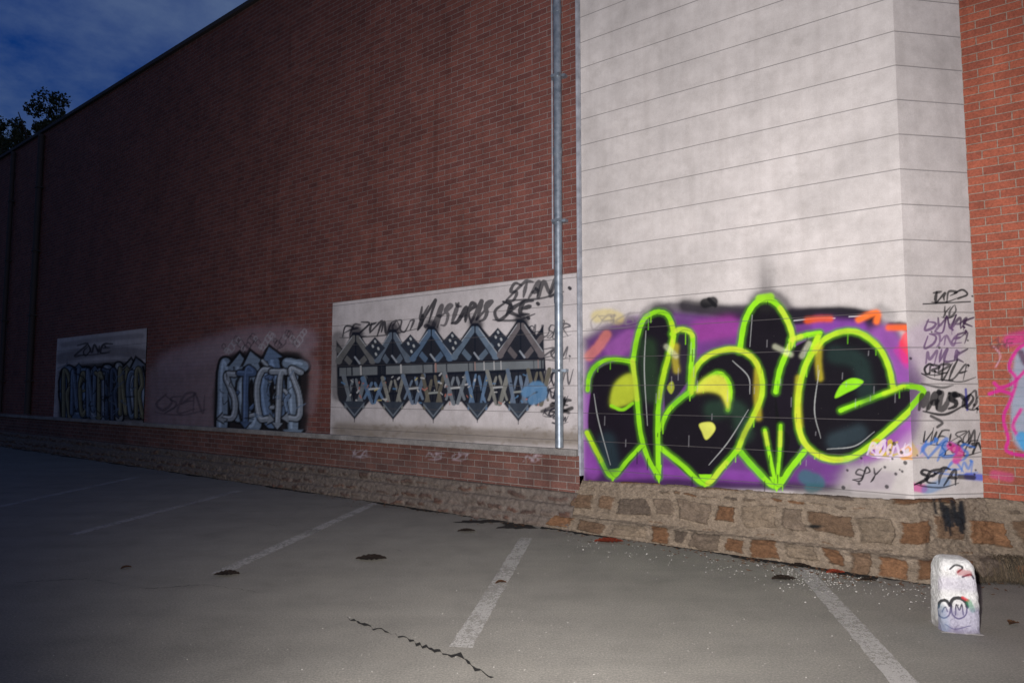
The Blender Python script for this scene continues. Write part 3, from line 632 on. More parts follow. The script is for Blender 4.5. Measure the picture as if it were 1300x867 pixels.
def paint_brick(cv):
    r = random.Random(8)
    WHT = (.42, .46, .50); BLU = (.11, .22, .40)
    # pale haze and faded whitewash under the silver piece
    cv.fill([(188, 560), (188, 470), (215, 452), (260, 436), (320, 425), (389, 426), (389, 562)], (.33, .29, .30), .62, 9, tex=.35)
    cv.stroke([(215, 462), (260, 446), (310, 432), (360, 428), (388, 432)], 18, (.36, .27, .32), .45, 11)
    cv.fill([(188, 560), (188, 480), (230, 462), (280, 450), (280, 560)], (.22, .16, .20), .55, 8, tex=.3)
    tag(cv, 'OSEN', 200, 500, 60, 22, (.03, .025, .04), 2.2, a=.6)
    cv.fill([(274, 545), (272, 492), (286, 456), (310, 446), (340, 452), (366, 446), (390, 460), (390, 540), (370, 558), (296, 560)], BK, .94, 3, True)
    wildstyle(cv, 280, 388, 462, 540, 4, 41, [(.22, .29, .38), (.14, .21, .33), (.26, .30, .35), (.10, .16, .27)], slope=-.02, lw=13)
    wildstyle(cv, 282, 386, 468, 536, 5, 48, [(.16, .23, .34), (.28, .32, .37), (.08, .13, .24)], slope=-.02, lw=6.5)
    cv.fill([(278, 550), (290, 548), (386, 552), (386, 560), (286, 560), (278, 558)], BK, .85, 3)
    cv.fill([(290, 548), (388, 552), (388, 562), (290, 560)], (.34, .30, .24), .5, 3)
    for k in range(34):
        x = 284+k*3.1; y = 440+7*math.sin(k*.9)-k*.35; q = r.uniform(3, 7)
        cv.stroke([(x, y+q), (x+q*.7, y), (x, y-q), (x-q*.6, y), (x, y+q*.6)], 1.2, r.choice([(.46, .44, .46), (.05, .04, .05)]), .75, .9)
    cv.stroke([(388, 450), (400, 470), (394, 520)], 5, (.35, .25, .27), .35, 6)
    # scrawls on the plinth
    tag(cv, 'ROINO', 430, 566, 46, 10, (.45, .42, .44), 2.0, slope=.03, a=.7)

def paint_panel3(cv):
    r = random.Random(4)
    cv.stroke([(80, 438), (120, 432), (180, 426)], 3, (.2, .18, .18), .5, 3)
    tag(cv, 'ZONE', 96, 440, 44, 10, (.03, .03, .03), 1.6, slope=-.08)
    cv.fill([(74, 532), (74, 472), (100, 462), (150, 458), (187, 462), (187, 536)], BK, .9, 3)
    wildstyle(cv, 78, 184, 466, 530, 6, 51, [(.17, .20, .24), (.20, .19, .13), (.12, .17, .24), (.24, .25, .25)], lw=9)
    wildstyle(cv, 80, 182, 470, 528, 10, 57, [(.11, .15, .21), (.17, .16, .10), (.05, .07, .11)], lw=4.2)
    cv.stroke([(78, 455), (110, 448), (150, 446), (184, 450)], 8, (.05, .04, .05), .5, 5)

def paint_brickR(cv):
    MG = (.55, .015, .24)
    cv.fill([(1286, 470), (1296, 440), (1330, 430), (1340, 560), (1300, 572), (1284, 545)], (.28, .36, .46), .8, 3, True)
    cv.stroke([(1282, 432), (1292, 430), (1312, 424)], 9, MG, .6, 6)
    for p in ([(1302, 436), (1290, 446), (1281, 466), (1290, 482), (1283, 508), (1274, 530), (1280, 556), (1278, 572), (1300, 578), (1330, 578)], [(1302, 470), (1286, 486), (1270, 492), (1262, 486)], [(1256, 500), (1270, 496), (1284, 500)], [(1296, 520), (1286, 540), (1294, 556)]):
        cv.stroke(p, 4.6, MG, .9, 2.0)
    cv.stroke([(1296, 448), (1302, 460)], 5, (.08, .02, .06), .8, 3); cv.stroke([(1297, 555), (1303, 565)], 11, (.03, .28, .55), .85, 3)
    cv.stroke([(1262, 440), (1270, 452), (1264, 466)], 2, (.6, .35, .45), .6, 1.6)
    tag(cv, 'OWE', 1258, 430, 30, 12, (.10, .04, .05), 1.5, a=.7)
    cv.stroke([(1262, 602), (1282, 606)], 6, (.5, .05, .2), .5, 4)

def canvas(s0, s1, z0, z1, step_s, step_z, fine_z1=None, fine_s0=None, out=0.0, pfun=None, fine_s1=None):
    zz = np.arange(z0, (fine_z1 or z1), step_z); zz = np.append(zz, fine_z1 or z1)
    if fine_z1 and z1 > fine_z1: zz = np.append(zz, np.linspace(fine_z1, z1, 14)[1:])
    a = fine_s0 if fine_s0 is not None else s0
    e_ = fine_s1 if fine_s1 is not None else s1
    ss = np.append(np.arange(a, e_, step_s), e_)
    if fine_s0 is not None and fine_s0 > s0: ss = np.append(np.linspace(s0, fine_s0, 12)[:-1], ss)
    if fine_s1 is not None and s1 > fine_s1: ss = np.append(ss, np.linspace(fine_s1, s1, 12)[1:])
    SS, ZZ = np.meshgrid(ss, zz)
    P = wp(SS, ZZ, out) if pfun is None else pfun(SS, ZZ)
    return Canvas(ss, zz, P)

def zt(s):    # height of the stone ledge under the white bay
    return .545+(np.clip(s, -3.6, 0)+3.5)/3.5*.092
# white bay, main face and chamfered face as one folded sheet
cv = canvas(s_white, CORN, .50, ROOF, .0058, .0062, fine_z1=2.62)
paint_white(cv); o = grid_mesh(cv, 'white_wall', white, B); o['label'] = 'grooved off white wall face carrying the lime and purple piece'
def chp(SS, ZZ):
    P = wp(CORN+SS*math.cos(ang), ZZ, -SS*math.sin(ang)); return P
cv = canvas(0, TC, .50, ROOF, .0056, .0056, fine_z1=2.62, pfun=chp)
paint_chamfer(cv); grid_mesh(cv, 'angled_white_wall', white, B)
# right brick face
cv = canvas(xc, SR, .0, ROOF, .012, .012, fine_z1=2.3, fine_s1=xc+.9, out=-yc)
paint_brickR(cv); o = grid_mesh(cv, 'brick_wall', brickR, B)
# left brick face with bubble letters; stands proud of the white bay
cv = canvas(SL, BRX, .10, ROOF, .03, .016, fine_z1=3.0, fine_s0=s_p2a-1.5, out=.035)
paint_brick(cv); o = grid_mesh(cv, 'brick_wall', brickL, B)
# panels
def panel(s0, s1, z0, z1, f, step, out=.05):
    cv = canvas(s0, s1, z0, z1, step, step, out=out); 
    if f: f(cv)
    o = grid_mesh(cv, 'painted_panel', panelm, B)
    bm = bmesh.new(); y = -out
    # edge returns so that the panel is a slab
    for a, c_ in (((s0, z0), (s1, z0)), ((s1, z0), (s1, z1)), ((s1, z1), (s0, z1)), ((s0, z1), (s0, z0))):
        v = [bm.verts.new((a[0], y, a[1])), bm.verts.new((c_[0], y, c_[1])), bm.verts.new((c_[0], -.03, c_[1])), bm.verts.new((a[0], -.03, a[1]))]; bm.faces.new(v)
    e = newobj('panel_edge', bm, panelm, o); return o
panel(s_p1, BRX-.012, SILL, PT, paint_panel1, .0085)
panel(s_p3a, s_p3b, SILL, 2.97, paint_panel3, .016)
# upper brickwork return, trim strip at the joint
bm = bmesh.new(); bx(bm, BRX-.002, BRX+.032, -.058, .02, .60, ROOF); newobj('corner_trim', bm, trimm, B)
# sill band
bm = bmesh.new()
bx(bm, SL, BRX-.002, -.115, -.02, SILL-.075, SILL+.004); newobj('sill_band', bm, conc, B, bevel=.008)
# plinth: brick face then rubble steps
cv = canvas(SL, s_white-.02, .10, SILL-.07, .03, .02, fine_s0=-9, out=.07); 
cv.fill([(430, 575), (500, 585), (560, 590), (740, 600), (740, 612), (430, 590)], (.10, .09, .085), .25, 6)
for k in (0, 3, 4, 7):
    x = 450+k*31; tag(cv, random.choice(['OT', 'NS', 'RE', 'KA']), x, 571+.03*(x-450), 20, 8, (.45, .40, .45), 1.3, a=.45)
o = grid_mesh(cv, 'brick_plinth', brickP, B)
# coping
bm = bmesh.new(); bx(bm, SL-.1, SR+.1, -.10, .30, ROOF, ROOF+.09); newobj('roof_coping', bm, pipedark, B, bevel=.01)
bm = bmesh.new(); bx(bm, SL, SR, .5, DEEP, ROOF-.3, ROOF-.1); newobj('roof', bm, conc, B)
bm = bmesh.new()
for (a, c_) in (((SL, -.035), (SL, DEEP)), ((SL, DEEP), (SR, DEEP)), ((SR, DEEP), (SR, yc))):
    v = [bm.verts.new((a[0], a[1], 0)), bm.verts.new((c_[0], c_[1], 0)), bm.verts.new((c_[0], c_[1], ROOF)), bm.verts.new((a[0], a[1], ROOF))]; bm.faces.new(v)
newobj('rear_wall', bm, brickR, B)

# drainpipes
def drainpipe(sx, r, z0, top, off, pipem=None):
    pipem = pipem or globals()['pipem']
    bm = bmesh.new(); z = z0
    while z < top-.05:
        z2 = min(z+1.83, top); cyl(bm, (sx, -off, z), (sx, -off, z2), r, 20); cyl(bm, (sx, -off, z2-.09), (sx, -off, z2), r*1.12, 20); z = z2-.001
    o = newobj('drainpipe', bm, pipem, B, smooth=True)
    me = o.data; me.set_sharp_from_angle(angle=math.radians(40)) if hasattr(me, 'set_sharp_from_angle') else None
    z = z0+.9
    while z < top:
        bm = bmesh.new(); bx(bm, sx-r*1.9, sx+r*1.9, -off+.01, -.036 if off > .1 else -.03, z, z+.035); bx(bm, sx-r*1.18, sx+r*1.18, -off-r*1.15, -off+.02, z, z+.035)
        newobj('pipe_bracket', bm, pipem, o); z += 1.83
    return o
drainpipe(on_wall(716, 300)[0]-.01, .051, SILL+.02, ROOF+.02, .115)
drainpipe(on_wall(54, 270)[0], .075, .95, ROOF-.1, .12, pipedark); drainpipe(on_wall(19, 270)[0], .06, .95, ROOF-.1, .12, pipedark)
bm = bmesh.new()   # thin cable run beside the pipe
cyl(bm, (on_wall(706, 300)[0]-.02, -.046, 3.1), (on_wall(706, 300)[0]-.02, -.046, ROOF), .010, 8); newobj('cable', bm, trimm, B)

# ------------------------------------------------------------------ stone base (white bay) and rubble steps (brick part)
def path_pt(u, out):
    """plan path of the base: straight, bend along the chamfer, bend back. u = running length, 0 at the first bend"""
    c0 = (CORN, 0.0); c1 = (xc, yc)
    def seg(o):   # offset polyline corners for distance o in front
        t1 = math.tan(ang/2)
        a = (c0[0]+o*t1, -o); b_ = (c1[0]+o*t1, c1[1]-o) ; return a, b_
    a, b_ = seg(out); l = math.hypot(b_[0]-a[0], b_[1]-a[1])
    if u < 0: return a[0]+u, a[1]
    if u < TC: k = u/TC; return a[0]+(b_[0]-a[0])*k, a[1]+(b_[1]-a[1])*k
    return b_[0]+(u-TC), b_[1]
def voronoi_rows(U, T, rows, wmin, wmax, seed, jog=.018):
    """stone id + distance to the joint for rows of irregular stones"""
    r = np.random.default_rng(seed); idm = np.zeros(U.shape, int); dj = np.full(U.shape, 1.0)
    Uw = U+.014*np.sin(T*15+U*3)+.010*np.sin(U*11+T*9)+.004*np.sin(T*57+U*23); Tw = T+jog*np.sin(U*5.1+1)+jog*.7*np.sin(U*13.7)+jog*.2*np.sin(U*31+T*20)
    base = 0
    for k in range(len(rows)-1):
        a, c_ = rows[k], rows[k+1]; e = [U.min()-.5]
        while e[-1] < U.max()+.6: e.append(e[-1]+r.uniform(wmin[k], wmax[k]))
        e = np.array(e); tilt = r.normal(0, .10, len(e))
        m = (Tw >= a) & (Tw < c_)
        Ut = Uw[m]; Tt = Tw[m]
        i = np.clip(np.searchsorted(e, Ut)-1, 0, len(e)-2)
        d = np.minimum(Ut-(e[i]+tilt[i]*(Tt-a)), (e[i+1]+tilt[i+1]*(Tt-a))-Ut)
        # some stones do not fill the course
        topcut = r.uniform(0, .22, len(e))[i]*(c_-a)
        d = np.minimum(d, np.minimum(Tt-a-r.uniform(0, .16, len(e))[i]*(c_-a), c_-topcut-Tt))
        rr = .05; dj[m] = d; idm[m] = base+i; base += len(e)+1
    return idm, dj
def stone_sheet(name, u0, u1, prof, rows, wmin, wmax, seed, step, mstone, parent, cols, mortar, ztop=None, ends=None, over=None):
    us = np.arange(u0, u1+step, step); L_ = 0; pts = np.array(prof, float)          # prof: list of (out, z fraction)
    seg = np.r_[0, np.cumsum(np.hypot(np.diff(pts[:, 0]), np.diff(pts[:, 1])))]; ts = np.linspace(0, seg[-1], int(seg[-1]/step)+2)
    O = np.interp(ts, seg, pts[:, 0]); Z = np.interp(ts, seg, pts[:, 1])
    U, T = np.meshgrid(us, ts); idm, dj = voronoi_rows(U, T, [q*seg[-1] for q in rows], wmin, wmax, seed)
    r = np.random.default_rng(seed+1)
    nid = idm.max()+2; ci = r.choice(len(cols), nid, p=[c_[1] for c_ in cols]); cc = np.array([c_[0] for c_ in cols])[ci]*r.uniform(.8, 1.2, (nid, 1)); hb = r.uniform(-.008, .016, nid)
    nzv = .5+.5*np.sin(U*61+4*np.sin(T*43))*np.sin(T*71+3*np.sin(U*37))
    thr = .016+.014*nzv
    rg = r.uniform(.0, .02, nid)[idm]; k = np.clip((dj-thr-rg)/.010, 0, 1); k = k*k*(3-2*k)
    rgb = mortar*(1-k[..., None])+cc[idm]*k[..., None]
    rgb = rgb*(.86+.28*nzv[..., None])
    disp = k*(.030+1.5*hb[idm])+.008*nzv*(1-k)+k*.010*np.sin(U*19+idm*1.7)*np.sin(T*23+idm)+.012*(r.random(U.shape)-.5)+.008*np.sin(U*37+np.sin(T*29)*2)*np.sin(T*41+np.sin(U*23)*2)+.01*np.sin(U*2.3+T)
    P = np.zeros(U.shape+(3,))
    for j, u in enumerate(us):
        zs = 1.0 if ztop is None else float(ztop(u))
        for i in range(len(ts)):
            o_ = O[i]+disp[i, j]*(1 if 1 < i else 0)
            x, y = path_pt(u, o_) if name == 'stone_base' else (u, -o_)
            z = Z[i]*zs
            if name == 'stone_base' and ends and u < ends+.6:     # flared left end
                x -= (1-Z[i])**1.4*.50*max(0, 1-(u-u0)/.9)
            P[i, j] = (x, y, z+disp[i, j]*.25*(1 if 2 < i < len(ts)-2 else 0))
    me = bpy.data.meshes.new(name); V = P.reshape(-1, 3); nz_, ns = U.shape; idx = np.arange(nz_*ns).reshape(nz_, ns)
    q = np.stack([idx[:-1, :-1], idx[1:, :-1], idx[1:, 1:], idx[:-1, 1:]], -1).reshape(-1, 4)
    me.from_pydata(V.tolist(), [], q.tolist()); me.update()
    ca = me.color_attributes.new('stone', 'FLOAT_COLOR', 'POINT'); al = np.ones(U.shape+(1,))
    if over is not None: rgb = over(P, rgb)
    ca.data.foreach_set('color', np.concatenate([rgb, al], -1).reshape(-1).astype(np.float32))
    for p in me.polygons: p.use_smooth = True
    me.materials.append(mstone); o = bpy.data.objects.new(name, me); COL.objects.link(o); o.parent = parent
    return o
sm, nt, b = mat('rubble_stone'); tc = coords(nt)
at = nt.nodes.new('ShaderNodeAttribute'); at.attribute_name = 'stone'
n1 = noise(nt, tc, 14, 6, .7); n2 = noise(nt, tc, 90, 5, .75)
c = mix(nt, .9, at.outputs['Color'], ramp(nt, n1.outputs['Fac'], [(.3, (.6, .58, .56)), (.68, (1.25, 1.25, 1.25))]).outputs['Color'], 'MULTIPLY')
c = mix(nt, .9, c, ramp(nt, n2.outputs['Fac'], [(.3, (.62, .62, .62)), (.68, (1.3, 1.3, 1.3))]).outputs['Color'], 'MULTIPLY')
LK(nt, c, b.inputs['Base Color']); bump(nt, b, math_(nt, 'ADD', n2.outputs['Fac'], n1.outputs['Fac']), .8, .012)
stone_cols = [((.165, .085, .042), .28), ((.150, .095, .058), .26), ((.145, .110, .080), .24), ((.105, .080, .060), .12), ((.175, .135, .095), .10)]
MORT = np.array([.215, .17, .125])
def drips(P, rgb):
    Wp = P@np.array(WM)[:3, :3].T+np.array(WM)[:3, 3]; x, y = project(Wp); r = random.Random(2)
    for k in range(22):      # black paint spilled down the stones below the angled wall
        cx = r.uniform(1184, 1222); y0 = r.uniform(632, 655); y1 = y0+r.uniform(8, 34); wd = r.uniform(1.5, 4.5)
        m = np.clip(1.2-np.abs(x-cx-(y-y0)*.15)/wd, 0, 1)*((y > y0) & (y < y1)); rgb = rgb*(1-m[..., None]*.9)+np.array([.010, .012, .016])*m[..., None]*.9
    for (cx, cy, rx, ry) in ((1034, 668, 10, 2.2),):
        m = np.clip(1.5-np.hypot((x-cx)/rx, (y-cy)/ry), 0, 1)[..., None]; rgb = rgb*(1-m)+np.array([.01, .01, .01])*m
    return rgb
prof = [(-.32, 1.0), (.015, 1.0), (.035, .985), (.05, .93), (.10, .60), (.145, .32), (.165, .29), (.215, .275), (.25, .22), (.275, .12), (.29, .0), (.29, -.03)]
stone_sheet('stone_base', s_white-.02-CORN, 4.5, prof, [0, .295, .37, .68, .74, 1.0], [.3, .10, .24, .12, .20], [.6, .22, .44, .25, .38], 21, .010, sm, B, stone_cols, MORT, ztop=lambda u: zt(u+CORN) if u < 0 else .637, ends=s_white-CORN, over=drips)
# rubble steps in front of the brick plinth
dcols = [((.095, .060, .048), .45), ((.12, .066, .048), .3), ((.13, .10, .082), .25)]
prof2 = [(.06, .40), (.12, .395), (.135, .37), (.15, .27), (.20, .255), (.215, .23), (.235, .12), (.275, .105), (.285, .08), (.30, -.02)]
stone_sheet('rubble_step', SL, s_white-.03, prof2, [0, .14, .38, .52, .78, 1.0], [.2, .2, .16, .18, .14], [.34, .34, .3, .34, .3], 33, .02, sm, B, dcols, np.array([.15, .122, .102]))
# black irregular strip, painted shadow of the gap between asphalt and base
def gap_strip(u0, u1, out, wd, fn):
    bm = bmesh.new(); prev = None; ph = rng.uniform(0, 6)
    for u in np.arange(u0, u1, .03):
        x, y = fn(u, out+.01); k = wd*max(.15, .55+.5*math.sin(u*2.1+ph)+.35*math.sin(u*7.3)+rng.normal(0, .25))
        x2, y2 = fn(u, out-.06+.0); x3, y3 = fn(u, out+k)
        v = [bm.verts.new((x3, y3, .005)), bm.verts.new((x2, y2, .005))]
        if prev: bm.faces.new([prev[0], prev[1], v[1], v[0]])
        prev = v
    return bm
bm = gap_strip(-3.9, 4.0, .30, .085, path_pt); o = newobj('shadow_gap_strip', bm, blk); o.matrix_world = WM; o['kind'] = 'structure'
bm = gap_strip(-30, s_white-.5, .31, .07, lambda u, o_: (u, -o_)); o = newobj('shadow_gap_strip', bm, blk); o.matrix_world = WM; o['kind'] = 'structure'

# ================================================================== BOLLARD
bp = (ground(1190, 803)+ground(1240, 803))/2
ctr = Vector((bp[0]+.055, bp[1]+.10, 0))
BO = thing('concrete_bollard', 'short square concrete bollard painted white with black ring scrawls, beside the building corner', 'bollard', ctr)
BO.rotation_euler = (0, 0, math.radians(-14))
wm, nt, b = mat('chipped_white_paint'); tc = coords(nt)
at = nt.nodes.new('ShaderNodeAttribute'); at.attribute_name = 'paint'
n1 = noise(nt, tc, 9, 6, .7); n2 = noise(nt, tc, 60, 5, .75)
sep = nt.nodes.new('ShaderNodeSeparateXYZ'); LK(nt, tc, sep.inputs[0])
c = ramp(nt, n1.outputs['Fac'], [(.30, (.50, .49, .47)), (.5, (.72, .71, .68)), (.7, (.82, .81, .79))]).outputs['Color']
c = mix(nt, .8, c, ramp(nt, n2.outputs['Fac'], [(.3, (.66, .66, .65)), (.6, (1.05, 1.05, 1.05))]).outputs['Color'], 'MULTIPLY')
zf = math_(nt, 'ADD', sep.outputs['Z'], math_(nt, 'MULTIPLY', n1.outputs['Fac'], .16))
c = mix(nt, math_(nt, 'MULTIPLY', ramp(nt, zf, [(.085, (1, 1, 1)), (.14, (0, 0, 0))]).outputs['Color'], .75), c, (.16, .14, .12))
ch_ = noise(nt, tc, 22, 6, .7)
c = mix(nt, ramp(nt, ch_.outputs['Fac'], [(.66, (0, 0, 0)), (.69, (1, 1, 1))]).outputs['Color'], c, (.30, .27, .24))
c = mix(nt, at.outputs['Alpha'], c, at.outputs['Color'])
LK(nt, c, b.inputs['Base Color']); bump(nt, b, math_(nt, 'ADD', n1.outputs['Fac'], n2.outputs['Fac']), .9, .02)
# rounded square loft
nr, nc = 130, 200; hw = .122; Hb = .47; V = []; 
for i in range(nr):
    t = i/(nr-1); 
    if t < .84: z = t/.84*(Hb-.085); k = 1-.16*t*t
    else:
        q = (t-.84)/.16*math.pi/2; z = Hb-.085+.085*math.sin(q); k = .887*(.55+.45*math.cos(q)) if i < nr-1 else .5
    for j in range(nc):
        a = 2*math.pi*j/nc; ca_, sa_ = math.cos(a), math.sin(a); p_ = 5.0
        rr = (abs(ca_)**p_+abs(sa_)**p_)**(-1/p_)*hw*k; rr *= 1+.014*math.sin(a*3+z*20)+.010*math.sin(a*7+z*43+2*math.sin(z*31))+.005*math.sin(a*23+z*97)+.012*math.sin(a*2+z*9)
        V.append((rr*ca_, rr*sa_, z))
faces = [(i*nc+j, i*nc+(j+1) % nc, (i+1)*nc+(j+1) % nc, (i+1)*nc+j) for i in range(nr-1) for j in range(nc)]
V.append((0, 0, Hb+.004)); faces += [((nr-1)*nc+j, (nr-1)*nc+(j+1) % nc, len(V)-1) for j in range(nc)]
me = bpy.data.meshes.new('bollard_post'); me.from_pydata(V, [], faces)
Va = np.array(V); th = math.radians(-14); Rz = np.array([[math.cos(th), -math.sin(th), 0], [math.sin(th), math.cos(th), 0], [0, 0, 1]])
Pw = (Va@Rz.T+np.array(ctr))[None]
bc = Canvas(None, None, Pw); front = (Va[:, 1] < -.06)
sv = bc.a.copy()
for p, wd in (([(1191, 770), (1194, 763), (1201, 762), (1206, 768)], 4), ([(1206, 768), (1210, 760), (1219, 759), (1226, 764), (1228, 770)], 4.5), ([(1190, 770), (1191, 779), (1198, 784), (1205, 780), (1207, 770)], 2),
             ([(1208, 768), (1209, 779), (1217, 785), (1226, 780), (1228, 768)], 2), ([(1213, 780), (1214, 767), (1218, 774), (1221, 767), (1223, 780)], 1.8), ([(1196, 776), (1200, 770), (1203, 776)], 1.6),
             ([(1206, 722), (1213, 717), (1222, 720), (1216, 726)], 2.4), ([(1222, 732), (1232, 729), (1236, 734)], 2.5), ([(1200, 792), (1212, 798), (1232, 794)], 1.2)):
    bc.stroke(p, wd, (.012, .012, .014), .95, 1.0)
bc.stroke([(1218, 726), (1230, 728)], 5, (.35, .02, .03), .6, 2.5); bc.stroke([(1222, 758), (1229, 762)], 3.4, (.6, .03, .04), .85, 1.6); bc.stroke([(1230, 764), (1235, 774)], 4, (.02, .28, .10), .6, 2.5)
bc.stroke([(1192, 740), (1236, 742)], 8, (.30, .24, .42), .30, 8); bc.stroke([(1192, 788), (1238, 788)], 22, (.20, .17, .36), .50, 9); bc.stroke([(1194, 772), (1200, 796)], 6, (.10, .22, .30), .35, 5)
bc.a[0, ~front] = 0
ca = me.color_attributes.new('paint', 'FLOAT_COLOR', 'POINT'); ca.data.foreach_set('color', np.concatenate([bc.rgb, bc.a[..., None]], -1).reshape(-1).astype(np.float32))
for p in me.polygons: p.use_smooth = True
me.materials.append(wm); o = bpy.data.objects.new('post', me); COL.objects.link(o); o.parent = BO
bm = bmesh.new(); bx(bm, -.125, .125, -.125, .125, -.03, .004); o = newobj('footing', bm, conc, BO, bevel=.006)

# ================================================================== LEAVES & GRIT
def leafmat(name, c0):
    m, nt, b = mat(name); n = noise(nt, coords(nt), 40, 5)
    LK(nt, ramp(nt, n.outputs['Fac'], [(.3, tuple(v*.55 for v in c0)), (.7, tuple(v*1.25 for v in c0))]).outputs['Color'], b.inputs['Base Color']); return m
LM = {'dark': leafmat('leaf_dark', (.055, .038, .028)), 'red': leafmat('leaf_red', (.42, .075, .035)), 'brown': leafmat('leaf_brown', (.12, .06, .03))}
def leaf(px, py, lpx, kind, label, rot=None, group='dead leaves lying on the asphalt'):
    P = ground(px, py); ln = lpx/F*P[1]; bm = bmesh.new(); n = 15; rows = []
    wd = ln*.36
    for i in range(n):
        t = i/(n-1); w_ = wd*math.sin(math.pi*min(max(t, .02), .985))**.8*(1+.22*math.sin(i*2.6)); x = (t-.5)*ln; zc = .004+.010*math.sin(math.pi*t)
        rows.append([bm.verts.new((x, w_*k, zc+.012*abs(k)**1.5*(1 if i % 2 else .6))) for k in (-1, -.5, 0, .5, 1)])
    for i in range(n-1):
        for k in range(4): bm.faces.new([rows[i][k], rows[i+1][k], rows[i+1][k+1], rows[i][k+1]])
    bmesh.ops.solidify(bm, geom=bm.faces[:], thickness=.0012)
    o = newobj('fallen_leaf', bm, LM[kind]); o.location = (P[0], P[1], .004); o.rotation_euler = (0, 0, rot if rot is not None else random.uniform(-.3, .3))
    o['label'] = label; o['category'] = 'leaf'; o['group'] = group
leaf(471, 710, 38, 'dark', 'large dark dead leaf between the two nearest left bay lines', .05)
leaf(288, 730, 30, 'dark', 'dark dead leaf at the near end of a left bay line', .15)
leaf(592, 675, 22, 'dark', 'small dark leaf left of the middle bay line, near the rubble step', .1)
leaf(995, 736, 30, 'dark', 'dark leaf beside the top end of the right bay line', .05)
leaf(773, 688, 36, 'red', 'bright red brown leaf at the foot of the stone base', .0)
leaf(1061, 728, 24, 'red', 'small red leaf on the grit right of the right bay line', .1)
leaf(1016, 720, 26, 'dark', 'dark curled leaf lying on the top of the right bay line', -.1)
leaf(1102, 738, 18, 'dark', 'small dark leaf below the stone base, left of the white bollard', -.2)
leaf(636, 741, 14, 'brown', 'tiny brown leaf scrap in the middle of the asphalt', .3)
leaf(160, 722, 12, 'brown', 'tiny brown leaf scrap on the far left asphalt', .8)
leaf(1286, 793, 16, 'brown', 'brown leaf scrap right of the bollard', .5)
# grit: pale chips, dense along the foot of the base
def pale(name, c0):
    m, nt, b = mat(name); b.inputs['Base Color'].default_value = (*c0, 1); return m
gr = pale('grit_pale', (.42, .40, .36)); bm = bmesh.new(); r = random.Random(9)
def chip(x, y, s_):
    vs = [bm.verts.new((x+s_*math.cos(a+r.uniform(-.4, .4))*r.uniform(.6, 1), y+s_*math.sin(a)*r.uniform(.6, 1), .002)) for a in (0, 1.4, 2.9, 4.4)]
    tp = bm.verts.new((x+s_*.1, y, .003+s_*r.uniform(.4, .8)))
    for i in range(4): bm.faces.new([vs[i], vs[(i+1) % 4], tp])
for k in range(420):
    px = r.gauss(1035, 34) if k < 190 else r.uniform(720, 1180); py = (702+(px-900)*.145)+abs(r.gauss(0, 13))+3
    P = ground(px, py); chip(P[0], P[1], r.uniform(.003, .010)*(1.4 if r.random() < .1 else 1))
for k in range(420):
    px = r.uniform(-20, 1320); py = r.uniform(640, 890)
    P = ground(px, py); 
    if (P-G0)@(-NN) > -.05: continue
    chip(P[0], P[1], r.uniform(.002, .006))
o = newobj('gravel', bm, gr); o['kind'] = 'stuff'; o['label'] = 'pale grit and broken chips scattered over the asphalt'
bm = bmesh.new(); r = random.Random(19)
for k in range(260):
    u = r.uniform(-9, 2.6) if k > 120 else r.gauss(-1.2, .8); q = abs(r.gauss(0, .16))+.33
    x, y = path_pt(u, q); p = WM@Vector((x, y, .005)); a = r.uniform(0, 6.28); l_ = r.uniform(.012, .035); c_, s_ = math.cos(a), math.sin(a)
    v = [bm.verts.new((p.x+l_*(c_*i-s_*j), p.y+l_*(s_*i+c_*j), .005+z_)) for i, j, z_ in ((-1, 0, .006), (-.2, -.35, .001), (.4, -.25, .003), (1, .1, .009), (.3, .35, .001), (-.4, .3, .002))]
    bm.faces.new(v)
o = newobj('leaf_litter', bm, LM['brown']); o['kind'] = 'stuff'; o['label'] = 'small brown leaf scraps gathered along the foot of the wall'
# at the top of the right line
gm1 = leafmat('dry_grass', (.115, .085, .052)); gm2 = leafmat('dark_dry_grass', (.045, .036, .024))
def grass_mound(u0, u1, n, label, seed):
    r = random.Random(seed); x0, y0 = path_pt((u0+u1)/2, .27); T = thing('dry_grass_clump', label, 'weeds', WM@Vector((x0, y0, 0)))
    T.rotation_euler = WM.to_euler(); c_ = Vector((x0, y0, 0))
    for nm, mm, frac in (('blades', gm1, .5), ('dead_stems', gm2, .5)):
        bm = bmesh.new()
        for k in range(int(n*frac)):
            u = r.triangular(u0, u1, (u0+u1)/2); e_ = 1-abs((u-(u0+u1)/2)/((u1-u0)/2))**2.2; x, y = path_pt(u, .20+r.uniform(-.05, .06)); z = (.05+.17*e_)*r.uniform(.3, 1)
            p = Vector((x, y, z))-c_; d = Vector((r.gauss(.35, .5), -abs(r.gauss(.9, .35)), r.uniform(.0, .55))).normalized(); L_ = r.uniform(.07, .20)*(.5+e_*.6); w_ = r.uniform(.0015, .004); prev = None
            sd = d.cross(Vector((0, 0, 1))).normalized()*w_
            for q in range(5):
                t = q/4; pp = p+d*L_*t+Vector((0, 0, -1.4*L_*t*t)); pp.z = max(pp.z, .006); v = [bm.verts.new(pp-sd*(1-t*.85)), bm.verts.new(pp+sd*(1-t*.85))]
                if prev: bm.faces.new([prev[0], prev[1], v[1], v[0]])
                prev = v
        o = newobj(nm, bm, mm, T)
grass_mound(.05, 2.1, 5200, 'matted mound of dry grass against the stone base behind the white bollard', 3)
